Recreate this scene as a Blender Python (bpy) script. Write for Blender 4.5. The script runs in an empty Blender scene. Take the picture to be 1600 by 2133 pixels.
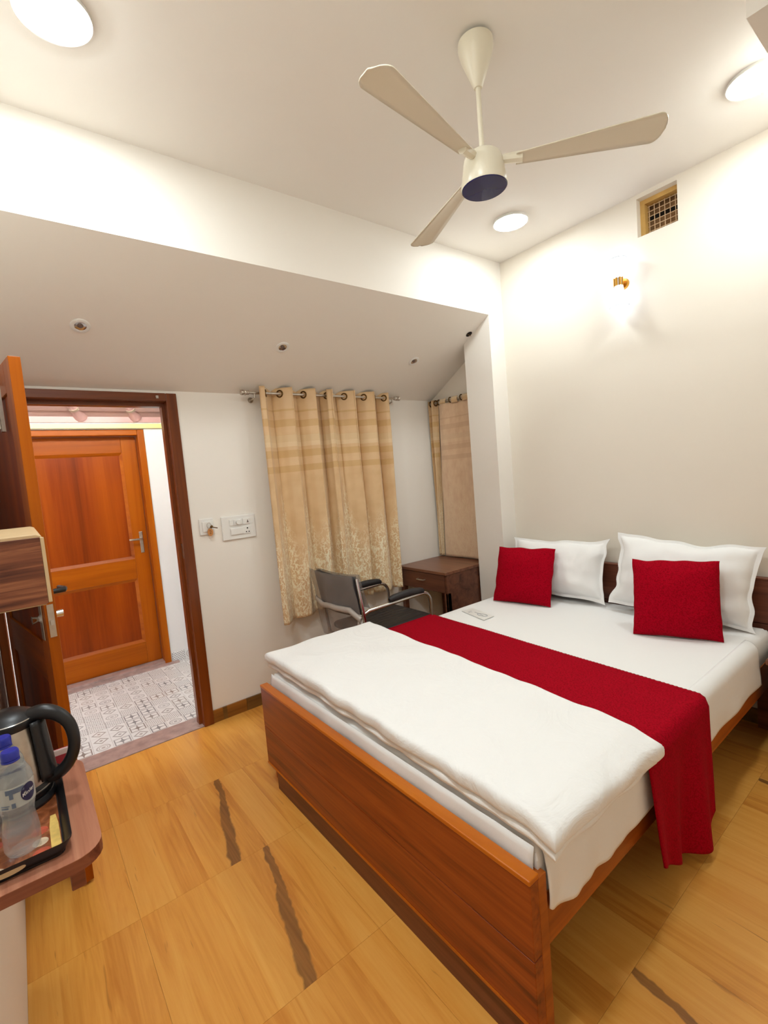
import bpy, bmesh, math, random
from mathutils import Vector, Matrix, noise
random.seed(7)
S = bpy.context.scene
COL = S.collection
PI = math.pi

# ------------------------------------------------------------------ camera
R = [[0.78451, -0.11490, 0.60908], [-0.61399, -0.01081, 0.78905], [-0.08409, -0.99332, -0.07905]]
cam_d = bpy.data.cameras.new('camera')
cam = bpy.data.objects.new('camera', cam_d); COL.objects.link(cam)
right = Vector((R[0][0], R[1][0], R[2][0])); up = -Vector((R[0][1], R[1][1], R[2][1]))
right.normalize(); up = (up - right * up.dot(right)).normalized(); back = right.cross(up)
M = Matrix((right, up, back)).transposed().to_4x4(); M.translation = (0, 0, 1.45)
cam.matrix_world = M
cam_d.sensor_fit = 'HORIZONTAL'; cam_d.sensor_width = 36.0
cam_d.lens = 985.7 / 1600 * 36.0
cam_d.clip_start = 0.02; cam_d.clip_end = 60
S.camera = cam

# ------------------------------------------------------------------ world, exposure
W = bpy.data.worlds.new('world'); S.world = W; W.use_nodes = True
W.node_tree.nodes['Background'].inputs[0].default_value = (0.9, 0.93, 1.0, 1)
W.node_tree.nodes['Background'].inputs[1].default_value = 0.3
S.cycles.max_bounces = 8; S.cycles.transparent_max_bounces = 6; S.cycles.transmission_bounces = 6; S.cycles.glossy_bounces = 3
S.view_settings.view_transform = 'Standard'; S.view_settings.look = 'None'
S.view_settings.gamma = 1.0; S.view_settings.use_curve_mapping = False
S.view_settings.exposure = 2.62
PANEL_W = 24.0       # emission strength of the round ceiling panels
SCONCE_W = 1.0
CORR_W = 16.0

# ------------------------------------------------------------------ node helpers
def lin(c):
    f = lambda v: v / 12.92 if v <= .04045 else ((v + .055) / 1.055) ** 2.4
    return (f(c[0] / 255), f(c[1] / 255), f(c[2] / 255), 1)

class NT:
    def __init__(s, name, rough=.5, metal=0.0, spec=.5):
        s.m = bpy.data.materials.new(name); s.m.use_nodes = True
        s.t = s.m.node_tree; s.b = s.t.nodes['Principled BSDF']; s.out = s.t.nodes['Material Output']
        s.b.inputs['Roughness'].default_value = rough; s.b.inputs['Metallic'].default_value = metal
        s.b.inputs['Specular IOR Level'].default_value = spec
    def n(s, t, **k):
        x = s.t.nodes.new(t)
        for a, v in k.items(): setattr(x, a, v)
        return x
    def lk(s, a, b): s.t.links.new(a, b)
    def m_(s, op, a, b=None, c=None, clamp=False):
        x = s.n('ShaderNodeMath', operation=op); x.use_clamp = clamp
        for i, v in enumerate((a, b, c)):
            if v is None: continue
            if isinstance(v, (int, float)): x.inputs[i].default_value = v
            else: s.lk(v, x.inputs[i])
        return x.outputs[0]
    def coord(s, kind='Object', scale=(1, 1, 1), loc=(0, 0, 0), rot=(0, 0, 0)):
        tc = s.n('ShaderNodeTexCoord'); mp = s.n('ShaderNodeMapping')
        mp.inputs['Scale'].default_value = scale; mp.inputs['Location'].default_value = loc; mp.inputs['Rotation'].default_value = rot
        s.lk(tc.outputs[kind], mp.inputs[0]); return mp.outputs[0]
    def noise(s, vec, scale=5, detail=3, rough=.5, dist=0, w=None):
        x = s.n('ShaderNodeTexNoise')
        x.inputs['Scale'].default_value = scale; x.inputs['Detail'].default_value = detail
        x.inputs['Roughness'].default_value = rough; x.inputs['Distortion'].default_value = dist
        s.lk(vec, x.inputs['Vector']); return x.outputs['Fac']
    def ramp(s, fac, stops, interp='LINEAR'):
        x = s.n('ShaderNodeValToRGB'); x.color_ramp.interpolation = interp
        e = x.color_ramp.elements
        while len(e) < len(stops): e.new(.5)
        for i, (p, c) in enumerate(stops): e[i].position = p; e[i].color = c
        s.lk(fac, x.inputs[0]); return x.outputs[0]
    def mix(s, fac, a, b, blend='MIX'):
        x = s.n('ShaderNodeMix', data_type='RGBA', blend_type=blend)
        if isinstance(fac, (int, float)): x.inputs[0].default_value = fac
        else: s.lk(fac, x.inputs[0])
        for i, v in ((6, a), (7, b)):
            if isinstance(v, tuple): x.inputs[i].default_value = v
            else: s.lk(v, x.inputs[i])
        return x.outputs[2]
    def bump(s, h, strength=.2, dist=.01):
        x = s.n('ShaderNodeBump'); x.inputs['Strength'].default_value = strength; x.inputs['Distance'].default_value = dist
        s.lk(h, x.inputs['Height']); s.lk(x.outputs[0], s.b.inputs['Normal'])
    def col(s, c):
        if isinstance(c, tuple): s.b.inputs['Base Color'].default_value = c
        else: s.lk(c, s.b.inputs['Base Color'])
    def sep(s, v):
        x = s.n('ShaderNodeSeparateXYZ'); s.lk(v, x.inputs[0]); return x.outputs
    def comb(s, x, y, z):
        c = s.n('ShaderNodeCombineXYZ')
        for i, v in enumerate((x, y, z)):
            if isinstance(v, (int, float)): c.inputs[i].default_value = v
            else: s.lk(v, c.inputs[i])
        return c.outputs[0]
    def rnd(s): return s.n('ShaderNodeObjectInfo').outputs['Random']

def plain(name, c, rough=.5, metal=0.0, spec=.5, nz=0.0, nscale=30, bump=0.0):
    t = NT(name, rough, metal, spec)
    if nz or bump:
        f = t.noise(t.coord(), nscale, 4)
        a = tuple(max(0, v * (1 - nz)) for v in c[:3]) + (1,); b = tuple(min(1, v * (1 + nz)) for v in c[:3]) + (1,)
        t.col(t.ramp(f, [(.3, a), (.7, b)]))
        if bump: t.bump(f, bump, .004)
    else: t.col(c)
    return t.m

def wood(name, dark, mid, light, axis=0, across=14, rough=.35, stripe=.5, seed=0.0, spec=.4, fine=90):
    t = NT(name, rough, 0, spec)
    sc = [across] * 3; sc[axis] = across * .05
    v = t.coord('Object', tuple(sc), (seed, seed * .7, seed * 1.3))
    f = t.noise(v, 1.0, 5, .6, .6)
    sc2 = [fine] * 3; sc2[axis] = fine * .02
    g = t.noise(t.coord('Object', tuple(sc2), (seed, 0, seed)), 1.0, 3, .6)
    fac = t.m_('ADD', t.m_('MULTIPLY', f, 1 - .3 * stripe), t.m_('MULTIPLY', g, .3 * stripe))
    t.col(t.ramp(fac, [(.33, dark), (.5, mid), (.68, light)]))
    t.bump(g, .08, .002)
    return t.m

def emit(name, c, s):
    m = bpy.data.materials.new(name); m.use_nodes = True; t = m.node_tree
    t.nodes.remove(t.nodes['Principled BSDF']); e = t.nodes.new('ShaderNodeEmission')
    e.inputs[0].default_value = c; e.inputs[1].default_value = s
    t.links.new(e.outputs[0], t.nodes['Material Output'].inputs[0]); return m

# ------------------------------------------------------------------ mesh helpers
class MB:
    def __init__(s): s.v = []; s.f = []; s.uv = {}
    def add(s, vs, fs):
        o = len(s.v); s.v += [Vector(p) for p in vs]; s.f += [tuple(i + o for i in f) for f in fs]; return s
    def box(s, x0, x1, y0, y1, z0, z1):
        return s.add([(x0, y0, z0), (x1, y0, z0), (x1, y1, z0), (x0, y1, z0), (x0, y0, z1), (x1, y0, z1), (x1, y1, z1), (x0, y1, z1)],
                     [(0, 3, 2, 1), (4, 5, 6, 7), (0, 1, 5, 4), (1, 2, 6, 5), (2, 3, 7, 6), (3, 0, 4, 7)])
    def prism(s, poly, axis, a, b):
        # poly: list of 2D points in the two remaining axes (in cyclic order), extruded on axis from a to b
        def P(p, t):
            if axis == 0: return (t, p[0], p[1])
            if axis == 1: return (p[0], t, p[1])
            return (p[0], p[1], t)
        n = len(poly)
        vs = [P(p, a) for p in poly] + [P(p, b) for p in poly]
        fs = [tuple(range(n))[::-1], tuple(range(n, 2 * n))] + [(i, (i + 1) % n, n + (i + 1) % n, n + i) for i in range(n)]
        return s.add(vs, fs)
    def tube(s, path, r, n=10, caps=True, closed=False):
        path = [Vector(p) for p in path]; rings = []; N = len(path)
        rr = r if isinstance(r, (list, tuple)) else [r] * N
        prev = None
        for i, p in enumerate(path):
            if closed: d = path[(i + 1) % N] - path[i - 1]
            else: d = path[min(i + 1, N - 1)] - path[max(i - 1, 0)]
            d.normalize()
            if prev is None:
                u = d.orthogonal().normalized()
            else:
                u = (prev - d * prev.dot(d)).normalized()
            prev = u; w = d.cross(u)
            rings.append([p + (u * math.cos(2 * PI * k / n) + w * math.sin(2 * PI * k / n)) * rr[i] for k in range(n)])
        vs = [q for ring in rings for q in ring]; fs = []
        L = N if closed else N - 1
        for i in range(L):
            j = (i + 1) % N
            for k in range(n):
                fs.append((i * n + k, i * n + (k + 1) % n, j * n + (k + 1) % n, j * n + k))
        if caps and not closed:
            fs.append(tuple(range(n))[::-1]); fs.append(tuple((N - 1) * n + k for k in range(n)))
        return s.add(vs, fs)
    def lathe(s, prof, c=(0, 0, 0), n=32, mat=None, cap=True):
        vs = []; fs = []
        for (r, z) in prof:
            for k in range(n):
                a = 2 * PI * k / n; p = Vector((r * math.cos(a), r * math.sin(a), z))
                if mat: p = mat @ p
                vs.append(p + Vector(c))
        for i in range(len(prof) - 1):
            for k in range(n):
                fs.append((i * n + k, i * n + (k + 1) % n, (i + 1) * n + (k + 1) % n, (i + 1) * n + k))
        if cap:
            if prof[0][0] > 1e-6: fs.append(tuple(range(n))[::-1])
            if prof[-1][0] > 1e-6: fs.append(tuple((len(prof) - 1) * n + k for k in range(n)))
        return s.add(vs, fs)
    def grid(s, fn, nu, nv, uv=None):
        o = len(s.v); vs = [fn(i / nu, j / nv) for j in range(nv + 1) for i in range(nu + 1)]
        fs = [(j * (nu + 1) + i, j * (nu + 1) + i + 1, (j + 1) * (nu + 1) + i + 1, (j + 1) * (nu + 1) + i) for j in range(nv) for i in range(nu)]
        s.add(vs, fs)
        for j in range(nv + 1):
            for i in range(nu + 1): s.uv[o + j * (nu + 1) + i] = (i / nu, j / nv)
        return s
    def xf(s, m): s.v = [m @ p for p in s.v]; return s
    def build(s, name, mat, parent=None, smooth=False, bevel=0, off=(0, 0, 0), solid=0, sub=0, loc=None, merge=False, seg=2):
        off = Vector(off) if loc is None else Vector(loc)
        me = bpy.data.meshes.new(name)
        me.from_pydata([p - off for p in s.v], [], s.f); me.update()
        if s.uv:
            l = me.uv_layers.new(name='uv')
            for lp in me.loops: l.data[lp.index].uv = s.uv.get(lp.vertex_index, (0, 0))
        bm = bmesh.new(); bm.from_mesh(me)
        if merge: bmesh.ops.remove_doubles(bm, verts=bm.verts, dist=1e-5)
        bmesh.ops.recalc_face_normals(bm, faces=bm.faces); bm.to_mesh(me); bm.free()
        if smooth:
            for p in me.polygons: p.use_smooth = True
        o = bpy.data.objects.new(name, me); COL.objects.link(o)
        if mat: me.materials.append(mat)
        if parent: o.parent = parent
        if loc is not None: o.location = off
        if sub:
            k = o.modifiers.new('sub', 'SUBSURF'); k.levels = sub; k.render_levels = sub
        if solid:
            k = o.modifiers.new('solid', 'SOLIDIFY'); k.thickness = solid; k.offset = 0
        if bevel:
            k = o.modifiers.new('bevel', 'BEVEL'); k.width = bevel; k.segments = seg; k.limit_method = 'ANGLE'; k.angle_limit = .6
        if smooth and not sub and not s.uv:
            try: me.set_sharp_from_angle(angle=.7)
            except Exception: pass
        return o

def tag(o, label=None, cat=None, group=None, kind=None):
    if label: o['label'] = label
    if cat: o['category'] = cat
    if group: o['group'] = group
    if kind: o['kind'] = kind
    return o
def thing(name, label, cat, loc=(0, 0, 0), rot=(0, 0, 0), group=None, kind=None):
    o = bpy.data.objects.new(name, None); COL.objects.link(o); o.location = loc; o.rotation_euler = rot
    o.empty_display_size = .1
    return tag(o, label, cat, group, kind)
def struct(o, label, cat=None):
    return tag(o, label, cat, None, 'structure')
def box(*a): return MB().box(*a)
def arc(c, r, a0, a1, n, plane='xz', k=0):
    out = []
    for i in range(n + 1):
        a = math.radians(a0 + (a1 - a0) * i / n); u, w = r * math.cos(a), r * math.sin(a)
        if plane == 'xz': out.append((c[0] + u, k, c[1] + w))
        elif plane == 'yz': out.append((k, c[0] + u, c[1] + w))
        else: out.append((c[0] + u, c[1] + w, k))
    return out
def spline(pts, n=6):
    P = [Vector(p) for p in pts]; out = []
    for i in range(len(P) - 1):
        a, b, c, d = P[max(i - 1, 0)], P[i], P[i + 1], P[min(i + 2, len(P) - 1)]
        for k in range(n):
            t = k / n
            out.append(.5 * ((2 * b) + (c - a) * t + (2 * a - 5 * b + 4 * c - d) * t * t + (3 * b - a - 3 * c + d) * t ** 3))
    return out + [P[-1]]
def lerps(v, n=6): return [v[i] + (v[i + 1] - v[i]) * k / n for i in range(len(v) - 1) for k in range(n)] + [v[-1]]
def rrect(x0, x1, y0, y1, r, n=5, corners=(1, 1, 1, 1)):
    pts = []
    for (cx, cy, a, f) in ((x1 - r, y1 - r, 0, corners[0]), (x0 + r, y1 - r, 90, corners[1]), (x0 + r, y0 + r, 180, corners[2]), (x1 - r, y0 + r, 270, corners[3])):
        if f:
            for i in range(n + 1):
                t = math.radians(a + 90 * i / n); pts.append((cx + r * math.cos(t), cy + r * math.sin(t)))
        else:
            pts.append((cx + r * (1 if a in (0, 270) else -1), cy + r * (1 if a in (0, 90) else -1)))
    return pts
def nz(x, y, z=0.0): return noise.noise(Vector((x, y, z)))
def soft_slab(corners, z0, z1, nx, ny, r, amp=.006, freq=5, droop=None, seed=0, edge=0.0):
    """cushion-like slab on a quad footprint (corners: x-y for (0,0),(1,0),(1,1),(0,1))"""
    c = [Vector((p[0], p[1], 0)) for p in corners]; mb = MB(); H = z1 - z0
    Lx = (c[1] - c[0]).length; Ly = (c[3] - c[0]).length
    def base(u, v): return c[0] * (1 - u) * (1 - v) + c[1] * u * (1 - v) + c[2] * u * v + c[3] * (1 - u) * v
    rr = min(r, H / 2 * .98)
    # warp parameters so the border has a ring of close samples
    def warp(t, L, n):
        return t
    def pt(u, v, top):
        p = base(u, v)
        d = min(u * Lx, (1 - u) * Lx, v * Ly, (1 - v) * Ly)
        k = 0
        if d < rr: k = rr - math.sqrt(max(0, rr * rr - (rr - d) ** 2))
        z = (z1 - k) if top else (z0 + k)
        n1 = nz(p.x * freq, p.y * freq, seed) * amp
        if top: z += n1
        if droop: z += droop(p.x, p.y)
        e = edge * nz(p.x * 9 + seed, p.y * 9, 3.3)
        if d < rr * 1.5:
            p = p + Vector((e, e * .7, 0))
        return Vector((p.x, p.y, z))
    us = sorted(set([0] + [rr / Lx * t for t in (.08, .3, .6, 1)] + [rr / Lx + (1 - 2 * rr / Lx) * i / nx for i in range(nx + 1)] + [1 - rr / Lx * t for t in (.08, .3, .6, 1)] + [1]))
    vs_ = sorted(set([0] + [rr / Ly * t for t in (.08, .3, .6, 1)] + [rr / Ly + (1 - 2 * rr / Ly) * i / ny for i in range(ny + 1)] + [1 - rr / Ly * t for t in (.08, .3, .6, 1)] + [1]))
    def clean(a):
        o = [a[0]]
        for t in a[1:]:
            if t - o[-1] > 1e-5: o.append(t)
        return o
    us = clean(us); vs_ = clean(vs_); A, B = len(us), len(vs_)
    top = [pt(u, v, True) for v in vs_ for u in us]; bot = [pt(u, v, False) for v in vs_ for u in us]
    n = A * B; vs = top + bot; fs = []
    for j in range(B - 1):
        for i in range(A - 1):
            a = j * A + i
            fs.append((a, a + 1, a + A + 1, a + A)); fs.append((n + a, n + a + A, n + a + A + 1, n + a + 1))
    rim = [i for i in range(A)] + [j * A + A - 1 for j in range(1, B)] + [(B - 1) * A + i for i in range(A - 2, -1, -1)] + [j * A for j in range(B - 2, 0, -1)]
    for k in range(len(rim)):
        a, b = rim[k], rim[(k + 1) % len(rim)]
        fs.append((a, n + a, n + b, b))
    return mb.add(vs, fs)

# ------------------------------------------------------------------ materials
WALL = NT('wall_paint', .62, 0, .3); _f = WALL.noise(WALL.coord(), 140, 3)
WALL.col(lin((246, 240, 230))); WALL.bump(_f, .06, .002); WALL = WALL.m
CEIL = NT('ceiling_paint', .55, 0, .3); CEIL.col(lin((246, 241, 233))); CEIL = CEIL.m
CORRW = plain('corridor_paint', lin((240, 240, 238)), .5)
O = dict(
    white=plain('white_plastic', lin((240, 238, 232)), .3),
    cream=plain('cream_enamel', lin((238, 230, 208)), .3),
    chrome=plain('chrome', lin((205, 203, 200)), .18, 1.0),
    steel=plain('brushed_steel', lin((196, 188, 176)), .34, 1.0, nz=.08, nscale=60),
    black=plain('black_plastic', lin((24, 23, 25)), .38, nz=.1),
    blackv=plain('black_vinyl', lin((34, 32, 34)), .5, bump=.2, nscale=60),
    gold=plain('gold_metal', lin((214, 160, 70)), .25, 1.0),
    brass=plain('aged_brass', lin((110, 84, 50)), .35, 1.0),
    dark=plain('dark_cavity', lin((28, 22, 18)), .9),
    marble=plain('pink_marble', lin((176, 150, 142)), .35, nz=.22, nscale=18),
    tan=plain('tan_edging', lin((214, 184, 140)), .4, nz=.05),
)
SHEET = NT('white_sheet', .85, 0, .2); SHEET.col(lin((244, 243, 240)))
_a = SHEET.noise(SHEET.coord(), 7, 4, .55); _b = SHEET.noise(SHEET.coord(), 400, 2)
SHEET.bump(SHEET.m_('ADD', _a, SHEET.m_('MULTIPLY', _b, .08)), .25, .012); SHEET = SHEET.m
DUVET = NT('white_duvet', .85, 0, .2); DUVET.col(lin((244, 243, 240)))
_a = DUVET.noise(DUVET.coord('Object', (1, 1, 1)), 5, 5, .6, 1.2)
DUVET.bump(_a, .5, .025); DUVET = DUVET.m
RED = NT('red_knit', .9, 0, .08); _v = RED.coord('Object', (1, 1, 1)); _w = RED.n('ShaderNodeTexVoronoi'); _w.inputs['Scale'].default_value = 170; RED.lk(_v, _w.inputs[0])
RED.col(RED.ramp(_w.outputs['Distance'], [(.1, lin((176, 0, 30))), (.8, lin((140, 0, 18)))])); RED.bump(_w.outputs['Distance'], -.3, .004)
RED.b.inputs['Sheen Weight'].default_value = .04; RED.b.inputs['Sheen Tint'].default_value = lin((200, 60, 80)); RED = RED.m

BEDW = wood('bed_laminate', lin((92, 36, 12)), lin((148, 66, 20)), lin((172, 86, 30)), 1, 22, .33, .9, 1.0)
BEDCAP = wood('bed_edge_wood', lin((168, 84, 10)), lin((196, 104, 14)), lin((210, 120, 24)), 1, 16, .35, .4, 2.0)
BEDRAIL = wood('bed_rail_wood', lin((140, 68, 16)), lin((168, 86, 22)), lin((184, 100, 30)), 0, 16, .38, .4, 3.0)
HEADW = wood('headboard_laminate', lin((72, 36, 22)), lin((108, 58, 38)), lin((128, 74, 50)), 1, 18, .4, .6, 4.0)
DESKW = wood('desk_laminate', lin((72, 40, 28)), lin((104, 62, 44)), lin((124, 76, 52)), 1, 18, .35, .6, 5.0)
DESKT = wood('desk_top_laminate', lin((92, 54, 38)), lin((122, 76, 54)), lin((138, 90, 64)), 1, 18, .3, .6, 5.5)
DOORW = wood('door_teak', lin((138, 62, 1)), lin((170, 84, 2)), lin((190, 102, 8)), 2, 7, .36, .3, 6.0, .2)
DOORP = wood('door_panel_teak', lin((118, 44, 1)), lin((148, 60, 2)), lin((172, 80, 5)), 2, 6, .36, .4, 7.0, .2)
DOORH = wood('door_teak_cross', lin((138, 62, 1)), lin((170, 84, 2)), lin((190, 102, 8)), 0, 7, .36, .3, 8.0, .2)
FRAMEW = wood('door_frame_wood', lin((96, 44, 12)), lin((128, 62, 18)), lin((146, 76, 26)), 2, 9, .28, .3, 9.0)
FRAMEH = wood('door_frame_head_wood', lin((84, 40, 16)), lin((118, 60, 26)), lin((136, 76, 38)), 0, 9, .3, .3, 9.5)
CABW = wood('striped_cabinet_laminate', lin((66, 30, 20)), lin((122, 68, 44)), lin((180, 116, 76)), 0, 60, .4, .5, 10.3)
SHELFW = wood('shelf_laminate', lin((136, 82, 62)), lin((172, 112, 86)), lin((196, 138, 108)), 1, 26, .3, .5, 11.0)
SHELFE = wood('shelf_edge_laminate', lin((96, 48, 32)), lin((136, 76, 52)), lin((160, 96, 66)), 0, 30, .35, .5, 12.0)

def floor_mat(name, streak):
    t = NT(name, .34, 0, .4)
    tc = t.n('ShaderNodeTexCoord'); xyz = t.sep(tc.outputs['Object']); r = t.rnd()
    x, y = xyz[0], xyz[1]
    board = t.m_('FLOOR', t.m_('DIVIDE', t.m_('ADD', x, .294), .1176))
    wn = t.n('ShaderNodeTexWhiteNoise', noise_dimensions='2D'); t.lk(t.comb(board, t.m_('MULTIPLY', r, 37.0), 0), wn.inputs['Vector'])
    hb = wn.outputs['Value']
    offs = t.m_('ADD', t.m_('MULTIPLY', hb, 23.0), t.m_('MULTIPLY', r, 11.0))
    v1 = t.comb(t.m_('MULTIPLY', x, 16.0), t.m_('MULTIPLY', y, 1.1), offs)
    f1 = t.noise(v1, 1.0, 5, .6, 1.4)
    v2 = t.comb(t.m_('MULTIPLY', x, 130.0), t.m_('MULTIPLY', y, 3.0), offs)
    f2 = t.noise(v2, 1.0, 3, .6)
    fac = t.m_('ADD', t.m_('ADD', t.m_('MULTIPLY', f1, .62), t.m_('MULTIPLY', f2, .2)), t.m_('MULTIPLY', t.m_('SUBTRACT', hb, .2), .2))
    base = t.ramp(fac, [(.28, lin((206, 132, 50))), (.46, lin((228, 160, 70))), (.62, lin((236, 174, 84))), (.8, lin((242, 188, 102)))])
    # small dark flecks
    v3 = t.comb(t.m_('MULTIPLY', x, 60.0), t.m_('MULTIPLY', y, 5.0), offs)
    fl = t.ramp(t.noise(v3, 1.0, 2, .5, .5), [(.70, (0, 0, 0, 1)), (.78, (1, 1, 1, 1))])
    base = t.mix(t.m_('MULTIPLY', fl, .55), base, lin((150, 88, 34)))
    if streak:
        wob = t.m_('MULTIPLY', t.m_('SUBTRACT', t.noise(t.comb(0, t.m_('MULTIPLY', y, 9.0), r), 1.0, 3), .5), .035)
        cx = t.m_('ADD', t.m_('ADD', t.m_('MULTIPLY', y, .21), .105), wob)
        d = t.m_('ABSOLUTE', t.m_('SUBTRACT', x, cx))
        wd = t.m_('ADD', t.m_('SUBTRACT', .021, t.m_('MULTIPLY', y, .022)), t.m_('MULTIPLY', t.m_('SUBTRACT', t.noise(t.comb(3.1, t.m_('MULTIPLY', y, 14.0), r), 1.0, 3), .5), .03))
        k = t.m_('SUBTRACT', 1.0, t.m_('DIVIDE', d, wd)); k = t.m_('MULTIPLY', k, 3.5, clamp=True)
        k = t.m_('MULTIPLY', k, t.m_('ADD', .5, t.m_('MULTIPLY', f1, .8)), clamp=True)
        st = t.ramp(f2, [(.3, lin((98, 70, 34))), (.7, lin((146, 100, 52)))])
        base = t.mix(k, base, st)
        halo = t.m_('MULTIPLY', t.m_('SUBTRACT', 1.0, t.m_('DIVIDE', d, .045)), .6, clamp=True)
        base = t.mix(t.m_('MULTIPLY', halo, .35), base, lin((196, 120, 52)))
    t.col(base); t.bump(f2, .05, .001)
    t.lk(t.ramp(f1, [(.3, (.28, .28, .28, 1)), (.7, (.4, .4, .4, 1))]), t.b.inputs['Roughness'])
    return t.m
FLOOR_A = floor_mat('wood_print_tile_streaked', True); FLOOR_B = floor_mat('wood_print_tile_plain', False)

def patt_tile():
    t = NT('patterned_cement_tile', .35, 0, .4)
    tc = t.n('ShaderNodeTexCoord'); xyz = t.sep(tc.outputs['Object']); r = t.rnd()
    S_ = 1 / .1
    gx = t.m_('MULTIPLY', t.m_('ADD', xyz[0], .15), S_); gy = t.m_('MULTIPLY', t.m_('ADD', xyz[1], .15), S_)
    ix = t.m_('FLOOR', gx); iy = t.m_('FLOOR', gy)
    px = t.m_('SUBTRACT', t.m_('FRACT', gx), .5); py = t.m_('SUBTRACT', t.m_('FRACT', gy), .5)
    wn = t.n('ShaderNodeTexWhiteNoise', noise_dimensions='3D'); t.lk(t.comb(ix, iy, t.m_('MULTIPLY', r, 91.0)), wn.inputs['Vector'])
    h = wn.outputs['Value']; hc = t.sep(wn.outputs['Color'])
    ax = t.m_('ABSOLUTE', px); ay = t.m_('ABSOLUTE', py)
    rad = t.m_('SQRT', t.m_('ADD', t.m_('MULTIPLY', px, px), t.m_('MULTIPLY', py, py))); dia = t.m_('ADD', ax, ay)
    band = lambda v, c, w: t.m_('LESS_THAN', t.m_('ABSOLUTE', t.m_('SUBTRACT', v, c)), w)
    A = t.m_('MAXIMUM', band(rad, .34, .035), t.m_('MAXIMUM', t.m_('LESS_THAN', rad, .11), band(rad, .22, .02)))
    B = t.m_('MAXIMUM', band(dia, .36, .06), t.m_('LESS_THAN', dia, .12))
    Cc = t.m_('MAXIMUM', t.m_('MULTIPLY', t.m_('LESS_THAN', t.m_('MULTIPLY', ax, ay), .008), t.m_('LESS_THAN', rad, .42)), band(t.m_('MAXIMUM', ax, ay), .4, .03))
    D = t.m_('MULTIPLY', t.m_('GREATER_THAN', t.m_('SINE', t.m_('MULTIPLY', t.m_('ADD', px, py), 30.0)), .2), t.m_('GREATER_THAN', t.m_('SINE', t.m_('MULTIPLY', t.m_('SUBTRACT', px, py), 30.0)), .0))
    sel = lambda lo, hi: t.m_('MULTIPLY', t.m_('GREATER_THAN', h, lo), t.m_('LESS_THAN', h, hi))
    pat = t.m_('ADD', t.m_('ADD', t.m_('MULTIPLY', A, sel(-1, .3)), t.m_('MULTIPLY', B, sel(.3, .5))), t.m_('ADD', t.m_('MULTIPLY', Cc, sel(.5, .75)), t.m_('MULTIPLY', D, sel(.75, 2))))
    edge = t.m_('GREATER_THAN', t.m_('MAXIMUM', ax, ay), .485)
    k = t.m_('MULTIPLY', t.m_('MAXIMUM', pat, t.m_('MULTIPLY', edge, .5)), t.m_('ADD', .4, t.m_('MULTIPLY', hc[0], .6)))
    ink = t.mix(hc[1], lin((92, 92, 98)), lin((134, 112, 98)))
    t.col(t.mix(k, lin((236, 236, 234)), ink)); return t.m
PATT = patt_tile()

def curtain_mat(name, base, bands=True):
    t = NT(name, .42, 0, .4)
    tc = t.n('ShaderNodeTexCoord'); uv = t.sep(tc.outputs['UV']); u, v = uv[0], uv[1]
    c = {k: lin(x) for k, x in base.items()}
    vn = t.noise(t.comb(t.m_('MULTIPLY', u, 9.0), t.m_('MULTIPLY', v, 14.0), 0), 1.0, 2)
    col = t.ramp(vn, [(.3, c['a']), (.7, c['b'])])
    # horizontal woven bands in the upper third
    bw = t.m_('SINE', t.m_('MULTIPLY', v, 95.0)); top = t.m_('MULTIPLY', t.m_('GREATER_THAN', v, .09), t.m_('LESS_THAN', v, .36))
    bk = t.m_('MULTIPLY', t.m_('GREATER_THAN', bw, .1), top)
    col = t.mix(t.m_('MULTIPLY', bk, .55), col, c['band'])
    top2 = t.m_('MULTIPLY', t.m_('GREATER_THAN', v, .2), t.m_('LESS_THAN', v, .25))
    col = t.mix(t.m_('MULTIPLY', top2, .35), col, c['pale'])
    # branching coral print growing up from the hem
    wob = t.noise(t.comb(t.m_('MULTIPLY', u, 46.0), t.m_('MULTIPLY', v, 40.0), 0), 1.0, 3)
    wob2 = t.noise(t.comb(t.m_('MULTIPLY', u, 46.0), t.m_('MULTIPLY', v, 40.0), 7.7), 1.0, 3)
    vo = t.n('ShaderNodeTexVoronoi', feature='DISTANCE_TO_EDGE', distance='EUCLIDEAN'); vo.inputs['Scale'].default_value = 1.0
    t.lk(t.comb(t.m_('ADD', t.m_('MULTIPLY', u, 62.0), t.m_('MULTIPLY', wob, 2.6)), t.m_('ADD', t.m_('MULTIPLY', v, 44.0), t.m_('MULTIPLY', wob2, 2.6)), 0), vo.inputs['Vector'])
    line = t.ramp(vo.outputs['Distance'], [(.05, (1, 1, 1, 1)), (.13, (0, 0, 0, 1))])
    gap = t.ramp(t.noise(t.comb(t.m_('MULTIPLY', u, 55.0), t.m_('MULTIPLY', v, 50.0), 3.0), 1.0, 2), [(.36, (0, 0, 0, 1)), (.46, (1, 1, 1, 1))])
    line = t.m_('MULTIPLY', line, gap)
    hgt = t.noise(t.comb(t.m_('MULTIPLY', u, 7.0), 0, 0), 1.0, 2)
    lim = t.m_('SUBTRACT', 1.12, t.m_('MULTIPLY', hgt, 1.15))
    msk = t.m_('MULTIPLY', t.m_('SUBTRACT', v, lim), 6.0, clamp=True)
    col = t.mix(t.m_('MULTIPLY', t.m_('MULTIPLY', line, msk), .95), col, c['print'])
    t.col(col)
    wv = t.noise(t.comb(t.m_('MULTIPLY', u, 500.0), t.m_('MULTIPLY', v, 500.0), 0), 1.0, 2); t.bump(wv, .08, .001)
    t.b.inputs['Sheen Weight'].default_value = .3
    return t.m
CURT = curtain_mat('gold_satin_curtain', dict(a=(218, 180, 132), b=(230, 196, 150), band=(204, 160, 98), pale=(244, 226, 190), print=(250, 238, 206)))
CURT2 = curtain_mat('peach_satin_lining', dict(a=(224, 186, 150), b=(236, 204, 168), band=(212, 172, 136), pale=(240, 212, 174), print=(236, 208, 172)))

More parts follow.
